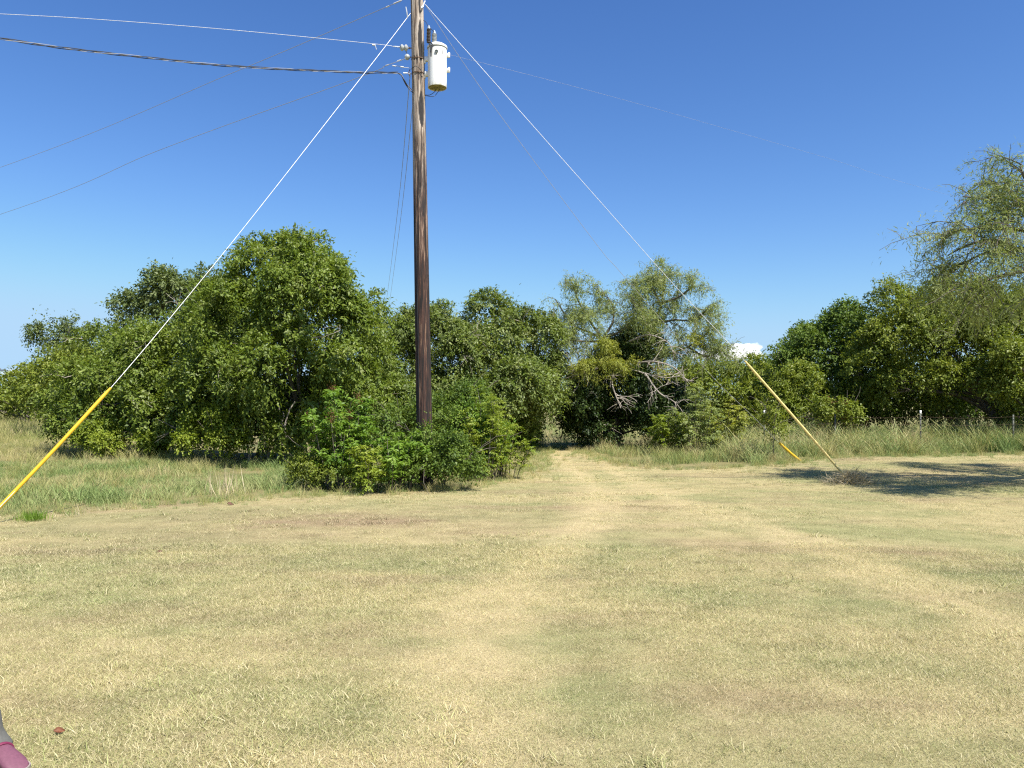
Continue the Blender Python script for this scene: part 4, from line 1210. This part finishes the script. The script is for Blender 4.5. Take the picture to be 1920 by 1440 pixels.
# black drop leads from under the can to the pole
b = MB(); b.tube(smooth_path([W(797, 178, 14.97), W(806, 178, 14.9), W(815, 172, 14.96), W(818, 167, 15.0)], 6), .006, 6)
b.tube(smooth_path([W(796, 179, 14.95), W(812, 181, 14.88), W(820, 174, 14.95), W(824, 167, 15.0)], 6), .005, 6)
b.link('drop_lead', M['black_cable'], tr, origin=tc)

# ------------------------------------------------------------------ wires
GW = 'guy wires staying the pole'
CW = 'overhead wires leaving the pole'


def wire(name, label, cat, pts, r, mat, group, n=14, sides=6):
    root = thing(name, label, cat, tuple(pts[0]), group)
    b = MB(); b.tube(smooth_path(pts, n), r, sides)
    b.link('strand', M[mat], root, origin=pts[0])
    return root


def guard_mat(name, col):
    k = NT(name)
    oc = k.n('ShaderNodeNewGeometry').outputs['Position']
    f = k.noise(oc, 9, 4, .65)
    k.l(k.ramp(f, [(.3, tuple(c * .85 for c in col)), (.65, col)]), k.b.inputs['Base Color'])
    k.b.inputs['Roughness'].default_value = .45
    return k.m


M['guard_yellow'] = guard_mat('yellow guy guard', (.66, .42, .02))
M['guard_pale'] = guard_mat('sun-faded guy guard', (.70, .56, .22))


def guard(root, pts, r, mat):
    b = MB(); org = np.array(root.location)
    P = smooth_path(pts, 8); n = len(P)
    b.tube(P, np.concatenate([[r * .65], np.full(n - 1, r)]), 10)
    return b.link('guard', M[mat], root, origin=org)


# left guy: pole -> guard -> anchor just outside the left edge
gA, gB, gC = W(775, 18, 15), W(208, 727, 11.3), W(-32, 984, 10.25)
g = wire('guy_wire', 'bright guy wire running down left to an orange-yellow guard', 'guy wire', [gA, W(700, 116, 14.45), W(480, 398, 13.0), W(330, 583, 12.1), gB, W(100, 845, 10.8), gC], .0046, 'bright_strand', GW)
guard(g, [gB, W(100, 845, 10.8), W(0, 950, 10.4), gC], .025, 'guard_yellow')
b = MB(); b.tube(smooth_path([W(764, 33, 14.92), W(763, 24, 14.9), W(761, 13, 14.9)], 4), .011, 6); b.link('clip_tail', M['galv'], g, origin=gA)
# right guy
gA, gB, gC = W(797, 8, 15), W(1397, 677, 15.75), W(1592, 902, 15.85)
g = wire('guy_wire', 'bright guy wire running down right to a pale yellow guard', 'guy wire', [gA, W(900, 124, 15.15), W(1120, 372, 15.4), W(1260, 530, 15.6), gB, gC], .0046, 'bright_strand', GW)
guard(g, [gB, W(1500, 795, 15.8), gC], .023, 'guard_pale')
# slack third guy further back
gA, gB, gC = W(798, 10, 15.05), W(1461, 830, 20.4), W(1504, 867, 20.65)
g = wire('guy_wire', 'thin grey guy wire sagging behind to a short yellow guard', 'guy wire', [gA, W(865, 112, 15.6), W(948, 230, 16.2), W(1120, 460, 17.5), W(1163, 510, 17.8), W(1323, 693, 19.1), W(1418, 787, 20), gB, gC], .0042, 'dull_strand', GW)
guard(g, [gB, W(1483, 850, 20.5), gC], .034, 'guard_yellow')

c = wire('conductor', 'bare bright conductor running left from the upper insulator', 'power line',
         [PX(752, 88), W(740, 87.5, 14.95), W(700, 82, 14.8), W(450, 57.5, 14.0), W(200, 37.5, 13.2), W(0, 26, 12.6), W(-400, 8, 11.5), W(-1200, -20, 9)], .0036, 'bright_strand', CW)
b = MB(); b.tube([PX(752, 88), PX(738, 87)], .012, 8); b.tube(smooth_path([PX(703, 84, 14.8), PX(705, 90, 14.8), PX(706, 93, 14.8)], 3), .007, 6)
b.tube([PX(704, 85, 14.82), PX(698, 84, 14.8)], .012, 6); b.link('dead_end_clamp', M['galv'], c, origin=PX(752, 88))

# twisted service drop
sd0 = [PX(762, 137, 14.95), W(746, 136.5, 14.9), W(640, 134.5, 14.7), W(430, 123.5, 14.1), W(250, 105, 13.5), W(120, 90, 13.1), W(0, 72, 12.7), W(-400, 10, 11.4), W(-1200, -130, 9)]
sdp = smooth_path(sd0[1:], 60)
c = thing('service_cable', 'thick twisted black service cable running left', 'power line', tuple(sd0[0]), CW)
s_ = np.concatenate([[0], np.cumsum(np.linalg.norm(np.diff(sdp, axis=0), axis=1))])
for ph, nm in ((0, 'cable_strand'), (2.09, 'cable_strand'), (4.18, 'cable_strand')):
    a = s_ * 5 + ph
    off = np.stack([0 * a, np.cos(a), np.sin(a)], 1) * .015
    b = MB(); b.tube(sdp + off, .0075 if ph != 4.18 else .005, 5); b.link(nm, M['black_cable'] if ph != 4.18 else M['dull_strand'], c, origin=sd0[0])
for pts in ([W(746, 137, 14.9), W(752, 140, 14.9), W(758, 150, 14.9), W(764, 160, 14.93), W(774, 170, 14.9)],
            [W(746, 137, 14.9), W(753, 142, 14.9), W(758, 153, 14.92), W(764, 163, 14.95), W(772, 172, 14.95), W(777, 175, 14.9)]):
    b = MB(); b.tube(smooth_path(pts, 6), .009, 6); b.link('tail_loop', M['black_cable'], c, origin=sd0[0])
b = MB(); b.tube([PX(764, 137, 14.95), PX(756, 137, 14.93)], .010, 8); b.tube([PX(771, 138.5, 14.98), PX(764, 137, 14.95)], .005, 5); b.link('wedge_clamp', M['galv'], c, origin=sd0[0])

wire('conductor', 'thin dark wire descending far left from the pole top', 'power line', [W(772, -8, 15), W(745, 4, 14.9), W(720, 15, 15), W(440, 135, 18.0), W(0, 314, 25.3), W(-500, 480, 42)], .0052, 'dull_strand', CW)
b = MB()
tip = W(745, 4, 14.9)
b.tube([W(752, 1, 14.93), W(738, 7, 14.93)], .013, 6); b.tube([W(730, 11, 14.95), W(724, 13.5, 14.96)], .012, 6)
b.link('strain_clamp', M['galv'], bpy.data.objects['conductor.001'], origin=bpy.data.objects['conductor.001'].location)
c = wire('conductor', 'thin dark wire descending left from the lower insulator', 'power line', [PX(762, 108, 14.95), W(755, 112, 14.95), W(722, 124, 15), W(660, 150, 15.5), W(300, 281, 19.5), W(0, 402, 25.5), W(-500, 560, 42)], .0052, 'dull_strand', CW)
b = MB(); b.tube([W(752, 112, 14.95), W(745, 114.5, 14.95)], .011, 6); b.tube([W(729, 121, 14.98), W(723, 123, 15)], .011, 6); b.link('strain_clamp', M['galv'], c, origin=PX(762, 108, 14.95))
c = wire('conductor', 'short bright tail wire left of the pole below the insulators', 'power line', [W(771, 128, 15), W(757, 126, 15), W(748, 124, 15), W(735, 122.5, 15)], .005, 'aluminium', CW)
b = MB(); b.tube([W(757, 126, 14.99), W(751, 125, 14.99)], .012, 6); b.tube([W(742, 124, 14.99), W(736, 123, 14.99)], .011, 6); b.link('sleeve', M['galv'], c, origin=W(771, 128, 15))
wire('conductor', 'left one of two thin wires dropping away behind the pole', 'power line', [PX(768, 140, 15.05), W(766, 175, 15.5), W(745, 400, 25), W(722, 582, 52), W(712, 640, 85)], .0062, 'dull_strand', CW)
wire('conductor', 'right one of two thin wires dropping away behind the pole', 'power line', [PX(774, 180, 15.05), W(771, 225, 16.5), W(750, 420, 27), W(728, 584, 54), W(719, 640, 85)], .0062, 'dull_strand', CW)
wire('conductor', 'faint pale wire running off right past the transformer', 'power line', [PX(790, 92, 15.1), W(845, 103, 15.3), W(1180, 190, 17.3), W(1530, 290, 21), W(1900, 396, 26), W(2600, 560, 45)], .0016, 'dull_strand', CW)

# ------------------------------------------------------------------ dry mound and litter at the guy anchor
M['hay'] = leaf_mat('dead grass', [(.26, .20, .12), (.42, .34, .21), (.55, .46, .30), (.66, .57, .40)], .8, .2)
mc = np.array([W(1592, 0, 15.3)[0], 15.35, 0.0])
n = 1500
a = rng.uniform(0, 6.28, n); r = np.abs(rng.normal(0, .34, n))
hz = .20 * np.exp(-(r / .33) ** 2) * rng.random(n)
P = mc + np.stack([np.cos(a) * r * 1.0 + .06, np.sin(a) * r * .75, hz], 1)
A = np.stack([rng.normal(.1, 1, n), rng.normal(0, 1, n), rng.normal(.18, .45, n)], 1)
L = rng.uniform(.10, .34, n)
V, Q = leaf_quads(P, A, rng.normal(0, 1, (n, 3)), L, np.full(n, .006))
d = tag(link('dry_grass_heap', mesh('dry_grass_heap', V, Q, M['hay'], {'tint': rng.random(n)}, origin=mc), loc=mc), 'low heap of dead grass at the foot of the pale yellow guard', 'grass heap')
# tuft of pale stalks and a bright clump by the left lawn edge
for nm, lb, px, py, mat_, nn, hh, ww, sp in (
        ('dry_stalk_clump', 'clump of tall whitish dry stalks at the left lawn edge', 418, 938, 'hay', 46, .55, .010, .22),
        ('weed_clump', 'small bright green weed at the lawn edge under the left guard', 62, 975, 'sumac', 260, .16, .008, .16),
        ('dry_stalk_clump', 'small white dry stalk tuft near the left lawn edge', 148, 968, 'hay', 18, .18, .008, .10)):
    Y_ = F * H / (py - HZ); c0 = np.array([(px - 960) / F * Y_, Y_, 0.])
    c0[2] = float(ground_z(c0[:1], c0[1:2])[0])
    P = c0 + np.concatenate([rng.normal(0, sp / 2, (nn, 2)), np.zeros((nn, 1))], 1)
    A = np.concatenate([rng.normal(0, .28, (nn, 2)), np.ones((nn, 1))], 1)
    L = hh * rng.uniform(.5, 1.1, nn)
    V, Q = leaf_quads(P, A, rng.normal(0, 1, (nn, 3)), L, np.full(nn, ww))
    tag(link(nm, mesh(nm, V, Q, M[mat_], {'tint': np.clip(rng.random(nn) + .3, 0, 1)}, origin=c0), loc=c0), lb, 'weed' if 'weed' in nm else 'dry grass', 'dry stalk clumps' if 'dry' in nm else None)
# fallen leaves
for px, py, lb, sz in ((111, 1381, 'curled orange-brown fallen leaf on the lawn near the pink shoe', .052), (302, 1043, 'dark brown fallen leaf lying on the left of the lawn', .10), (432, 949, 'dark fallen leaf at the left edge of the lawn', .10)):
    Y_ = F * H / (py - HZ); c0 = np.array([(px - 960) / F * Y_, Y_, .026])
    V, Qf = [], []
    nu, nv = 9, 5
    for i in range(nu):
        u = i / (nu - 1)
        hw = .30 * math.sin(math.pi * u ** .8) + .004
        for j in range(nv):
            v = (j / (nv - 1) - .5) * 2
            V.append(((u - .5) * sz, v * hw * sz, .16 * sz * v * v + .07 * sz * math.sin(u * 5)))
    for i in range(nu - 1):
        for j in range(nv - 1):
            k_ = i * nv + j; Qf.append((k_, k_ + 1, k_ + nv + 1, k_ + nv))
    o = link('fallen_leaf', mesh('fallen_leaf', V, Qf, plain('fallen leaf', (.15, .05, .02) if px < 200 else (.11, .05, .03), .7, 0, .3, 60), smooth=True), loc=c0)
    o.rotation_euler = (.65, .15, .6); tag(o, lb, 'leaf', 'fallen leaves on the lawn')

# ------------------------------------------------------------------ wire fence
fp = [(1290, 26.0), (1433, 25.0), (1566, 24.6), (1726, 24.2), (1900, 23.9), (2090, 23.6)]
fence = thing('wire_fence', 'steel-post barbed wire fence in the tall grass at the right', 'fence', ((1726 - 960) / F * 24.2, 24.2, 0))
fo = np.array(fence.location); tops = []
for px, Y in fp:
    x_ = (px - 960) / F * Y
    b = MB(); b.box((x_, Y, .58), (.045, .012, 1.16)); b.box((x_, Y + .02, .58), (.012, .03, 1.16))
    for q in range(5): b.box((x_, Y - .011, .3 + q * .18), (.02, .012, .03))
    p_ = b.link('post', M['post_green'], fence, smooth=False, origin=fo)
    if px not in (1433, 1726):
        tops.append((x_, Y - .015)); continue
    b = MB(); b.box((x_, Y, 1.22), (.050, .016, .13)); b.box((x_, Y + .022, 1.22), (.014, .032, .13))
    tag(b.link('post_tip', M['white_paint'], p_, smooth=False, origin=fo), 'white painted post tip')
    tops.append((x_, Y - .015))
for h_ in (.35, .62, .88, 1.1):
    pts = []
    for (xa, ya), (xb, yb) in zip(tops[:-1], tops[1:]):
        for t in np.linspace(0, 1, 8, endpoint=False): pts.append((xa + (xb - xa) * t, ya + (yb - ya) * t, h_ - .05 * math.sin(math.pi * t)))
    b = MB(); b.tube(pts, .0018, 4)
    for q in pts[::2]: b.box((q[0], q[1], q[2]), (.003, .012, .012))
    b.link('barbed_strand', M['rust'], fence, origin=fo)

# ------------------------------------------------------------------ far pole at the left edge
fx, fy = (-4 - 960) / F * 150, 150.0
fpz = 1.6 + 56 / F * 150
far = thing('distant_utility_pole', 'distant crossarm pole cut by the left edge of the photo', 'utility pole', (fx, fy, 0))
b = MB(); b.tube([(fx, fy, -.2), (fx, fy, fpz + .7)], [.16, .11], 12); b.link('shaft', M['bark_dark'], far, origin=(fx, fy, 0))
b = MB(); b.box((fx, fy - .16, fpz), (3.3, .12, .22), None, .01); b.link('crossarm', M['bark_dark'], far, smooth=False, origin=(fx, fy, 0))
for dx in (-1.45, -.6, .6, 1.45):
    b = MB(); b.lathe([(.03, 0), (.03, .08), (.08, .10), (.08, .16), (.05, .22), (0, .24)], (fx + dx, fy - .16, fpz + .11), 10); b.link('insulator', M['porcelain_brown'], far, origin=(fx, fy, 0))

# ------------------------------------------------------------------ clouds
def cloud(label, px, py, Y, blobs, seed, dens):
    c0 = W(px, py, Y)
    k = NT('cloud vapour')
    k.t.nodes.remove(k.b)
    sv = k.n('ShaderNodeVolumeScatter'); sv.inputs['Color'].default_value = (1, 1, 1, 1); sv.inputs['Density'].default_value = dens
    k.l(sv.outputs[0], k.out.inputs['Volume'])
    b = MB()
    for bx_, bz_, rx, rz in blobs:
        s = Y / F
        th = np.linspace(0, np.pi, 17); ph = np.linspace(0, 2 * np.pi, 32, endpoint=False)
        T_, P_ = np.meshgrid(th, ph, indexing='ij')
        D_ = np.stack([np.sin(T_) * np.cos(P_), np.sin(T_) * np.sin(P_), np.cos(T_)], -1).reshape(-1, 3)
        rr = 1 + .5 * (noise3(D_ * 2.2 + bx_ * 3 + seed, seed) - .5) + .25 * (noise3(D_ * 5 + bz_, seed) - .5)
        Vv = D_ * rr[:, None] * np.array([rx * s, rx * s, rz * s]) + c0 + np.array([bx_ * s, 0, bz_ * s])
        i, j = np.meshgrid(np.arange(16), np.arange(32), indexing='ij')
        b.add(Vv, np.stack([i * 32 + j, (i + 1) * 32 + j, (i + 1) * 32 + (j + 1) % 32, i * 32 + (j + 1) % 32], -1).reshape(-1, 4))
    o = b.link('cloud', k.m, None, origin=c0)
    md = o.modifiers.new('merge', 'REMESH'); md.mode = 'VOXEL'; md.voxel_size = 2.5
    return tag(o, label, 'cloud', 'small clouds near the horizon')


cloud('small bright white cloud above the gap in the trees at the right', 1375, 660, 2600, [(-25, -3, 40, 11), (12, 3, 30, 15), (34, 3, 20, 14), (-55, -7, 26, 7), (2, -5, 46, 10)], 1, .028)
cloud('faint pinkish cloud low at the far left edge', 35, 698, 2600, [(0, 0, 24, 7), (16, 3, 16, 8), (-18, -3, 16, 5)], 4, .011)


# ------------------------------------------------------------------ person at the left edge
def skin(name, verts, edges, radii, mat, parent, sub=2):
    me = bpy.data.meshes.new(name); me.from_pydata([tuple(v) for v in verts], edges, [])
    me.materials.append(mat)
    o = link(name, me, parent)
    md = o.modifiers.new('skin', 'SKIN'); md.use_smooth_shade = True
    for v, r in zip(me.skin_vertices[0].data, radii):
        v.radius = (r, r) if np.isscalar(r) else r
    me.skin_vertices[0].data[0].use_root = True
    s = o.modifiers.new('sub', 'SUBSURF'); s.levels = s.render_levels = sub
    return o


M['skin'] = plain('skin', (.50, .30, .21), .5, 0, .05)
M['trouser'] = plain('grey trousers', (.11, .108, .10), .85, 0, .12, 60)
M['shirt'] = plain('pale shirt', (.55, .52, .50), .85, 0, .06, 60)
M['pink'] = plain('pink mesh', (.15, .055, .085), .6, 0, .12, 80)
M['red'] = plain('red trim', (.22, .014, .03), .55, 0, .1)
M['sole'] = plain('pale sole', (.30, .25, .23), .6, 0, .06)
M['sock'] = plain('pale sock', (.50, .46, .44), .9, 0, .06)
M['magenta'] = plain('magenta trim', (.16, .015, .055), .55, 0, .1)
M['hair'] = plain('brown hair', (.05, .03, .02), .6, 0, .3, 90)
O = np.array([-2.62, 3.52, 0.0])
per = thing('person', 'person in grey trousers and pink trainers at the bottom left edge', 'person', tuple(O))
hip = np.array([0, 0, .93])
LA, RA = np.array([.315, -.02, .055]), np.array([-.14, .06, .10])   # ankles, relative to O
bv = [hip, hip + [0, 0, .16], hip + [0, 0, .34], hip + [0, .01, .47], hip + [0, -.005, .56], hip + [0, -.02, .67], hip + [0, -.02, .76]]
br = [(.15, .105), (.135, .10), (.155, .11), (.12, .085), (.05, .05), (.075, .09), (.06, .075)]
be = [(0, 1), (1, 2), (2, 3), (3, 4), (4, 5), (5, 6)]
n0 = len(bv)
for sx in (1, -1):
    sh = hip + [sx * .165, 0, .44]; el = sh + [sx * .05, .03, -.29]; wr = el + [sx * .015, -.09, -.25]; hd = wr + [0, -.02, -.08]
    i = len(bv); bv += [sh, el, wr, hd]; br += [.055, .042, .03, (.022, .04)]; be += [(3, i), (i, i + 1), (i + 1, i + 2), (i + 2, i + 3)]
    for fi in range(4):
        a = hd + [0, (fi - 1.5) * .02, -.03]; e = a + [-sx * .008, -.004, -(.065, .075, .07, .055)[fi]]
        j = len(bv); bv += [a, e]; br += [.010, .008]; be += [(i + 3, j), (j, j + 1)]
    j = len(bv); bv += [wr + [0, -.045, -.05], wr + [0, -.06, -.09]]; br += [.012, .010]; be += [(i + 2, j), (j, j + 1)]
    kn = (hip + [sx * .09, 0, 0]) * .5 + (LA if sx > 0 else RA) * .5 + [0, -.03, .02]
    j = len(bv); bv += [hip + [sx * .09, 0, -.07], kn, LA if sx > 0 else RA]; br += [.095, .065, .042]; be += [(0, j), (j, j + 1), (j + 1, j + 2)]
body = skin('body', bv, be, br, M['skin'], per)
sv = [hip + [0, 0, .02], hip + [0, 0, .17], hip + [0, 0, .34], hip + [0, .01, .455]]; sr_ = [(.172, .125), (.158, .118), (.172, .128), (.12, .09)]; se = [(0, 1), (1, 2), (2, 3)]
for sx in (1, -1):
    i = len(sv); sv += [hip + [sx * .17, 0, .44], hip + [sx * .20, .018, .26]]; sr_ += [.072, .068]; se += [(3, i), (i, i + 1)]
skin('shirt', sv, se, sr_, M['shirt'], per)
# trousers: one tube per leg with a flared, tilted hem, joined at the seat
b = MB()
for sx, an in ((1, LA), (-1, RA)):
    top = hip + [sx * .07, 0, .04]; kn = (hip + [sx * .09, 0, 0]) * .5 + an * .5 + [0, -.03, .02]
    pth = smooth_path([top, hip + [sx * .09, 0, -.12], kn, an * .75 + kn * .25, an + [0, 0, .0]], 14)
    rr = np.interp(np.linspace(0, 1, len(pth)), [0, .25, .55, .8, 1], [.125, .115, .085, .082, .10])
    b.tube(pth, rr, 20, False)
b.lathe([(.155, -.05), (.165, .0), (.158, .10)], hip, 24)
o = b.link('trousers', M['trouser'], per)
co = np.empty(len(o.data.vertices) * 3, np.float32); o.data.vertices.foreach_get('co', co); co = co.reshape(-1, 3)
nn_ = noise3(co * np.array([16, 16, 7]), 6) - .5
o.data.vertices.foreach_set('co', (co + np.stack([nn_, noise3(co * 14, 7) - .5, nn_ * 0], 1) * .016).astype(np.float32).ravel())
so_ = o.modifiers.new('thick', 'SOLIDIFY'); so_.thickness = .006; so_.offset = -1
# face and hair
hd = hip + [0, -.02, .70]
b = MB(); b.lathe([(0, .12), (.06, .105), (.088, .06), (.094, 0), (.085, -.05), (.07, -.09)], hd + [0, .025, .02], 20); b.link('hair', M['hair'], per)
for sx in (1, -1):
    b = MB(); b.lathe([(0, -.010), (.009, -.006), (.012, 0), (.009, .006), (0, .010)], hd + [sx * .033, -.088, .0], 10, (0, 1, 0)); b.link('eye', plain('eye', (.7, .7, .7), .2) if sx > 9 else M['white_paint'], per)
    b = MB(); b.lathe([(.006, -.03), (.018, -.015), (.022, .005), (.012, .028)], hd + [sx * .082, .0, -.01], 8, (0, 0, 1)); b.link('ear', M['skin'], per)
b = MB(); b.tube([hd + [0, -.09, .012], hd + [0, -.108, -.02], hd + [0, -.112, -.035], hd + [0, -.09, -.042]], [.008, .012, .015, .010], 8); b.link('nose', M['skin'], per)
b = MB(); b.tube(smooth_path([hd + [-.024, -.086, -.066], hd + [0, -.094, -.068], hd + [.024, -.086, -.066]], 4), .005, 6); b.link('mouth', plain('lips', (.35, .12, .10), .5), per)


def shoe(an, yaw):
    """Trainer: rounded upper with a swept red flash on a pale sole."""
    ca, sa = math.cos(yaw), math.sin(yaw)
    Rm = np.array([[ca, -sa, 0], [sa, ca, 0], [0, 0, 1]])
    org = np.array([an[0], an[1], 0])
    secs = [(-.085, .030, .075), (-.06, .038, .10), (0, .041, .105), (.05, .044, .095), (.09, .048, .078), (.13, .050, .060), (.165, .042, .045), (.185, .022, .032)]
    n_ = 16
    V, Q = [], []
    for x_, hw, ht in secs:
        for k_ in range(n_):
            a = 2 * math.pi * k_ / n_
            c_, s_ = math.cos(a), math.sin(a)
            V.append((math.copysign(abs(c_) ** .75, c_) * hw, -x_, .022 + (ht - .022) * (.5 + .5 * math.copysign(abs(s_) ** .8, s_))))
    for i in range(len(secs) - 1):
        for k_ in range(n_):
            Q.append((i * n_ + k_, i * n_ + (k_ + 1) % n_, (i + 1) * n_ + (k_ + 1) % n_, (i + 1) * n_ + k_))
    for e0, rev in ((0, 0), ((len(secs) - 1) * n_, 1)):
        V.append(tuple(np.mean(V[e0:e0 + n_], axis=0)));
        for k_ in range(n_): Q.append((e0 + k_, e0 + (k_ + 1) % n_, len(V) - 1, len(V) - 1))
    b = MB(); b.add(np.array(V) @ Rm.T + org, np.array(Q)); up = b.link('shoe', M['pink'], per)
    b = MB()
    prof = [(x_, hw * 1.1 + .004) for x_, hw, _ in secs]
    prof = [(-.10, .018)] + prof + [(.198, .008)]
    L_ = [(w_, -x_) for x_, w_ in prof] + [(-w_, -x_) for x_, w_ in prof[::-1]]
    m_ = len(L_)
    V = [(x_, y_, z_) for z_ in (0.002, .012, .03) for x_, y_ in L_]
    Q = [(r_ * m_ + i, r_ * m_ + (i + 1) % m_, (r_ + 1) * m_ + (i + 1) % m_, (r_ + 1) * m_ + i) for r_ in range(2) for i in range(m_)]
    V.append((0, -.04, .03)); Q += [(2 * m_ + i, 2 * m_ + (i + 1) % m_, len(V) - 1, len(V) - 1) for i in range(m_)]
    b.add(np.array(V) @ Rm.T + org, np.array(Q)); b.link('sole', M['sole'], up)
    for x0_, hw_, ht_, mt_ in ((.005, .045, .107, 'red'), (.028, .047, .103, 'magenta'), (-.03, .043, .108, 'sole')):
        pts = np.array([(math.cos(q) * hw_, -x0_, .022 + (ht_ - .022) * (.5 + .5 * math.sin(q))) for q in np.linspace(-.6, math.pi + .6, 9)]) @ Rm.T + org
        b = MB(); b.tube(smooth_path(pts, 4), .007, 6); b.link('strap', M[mt_], up)


shoe(LA + [.06, -.02, 0], math.radians(60))
shoe(RA + [0, -.04, 0], math.radians(-8))
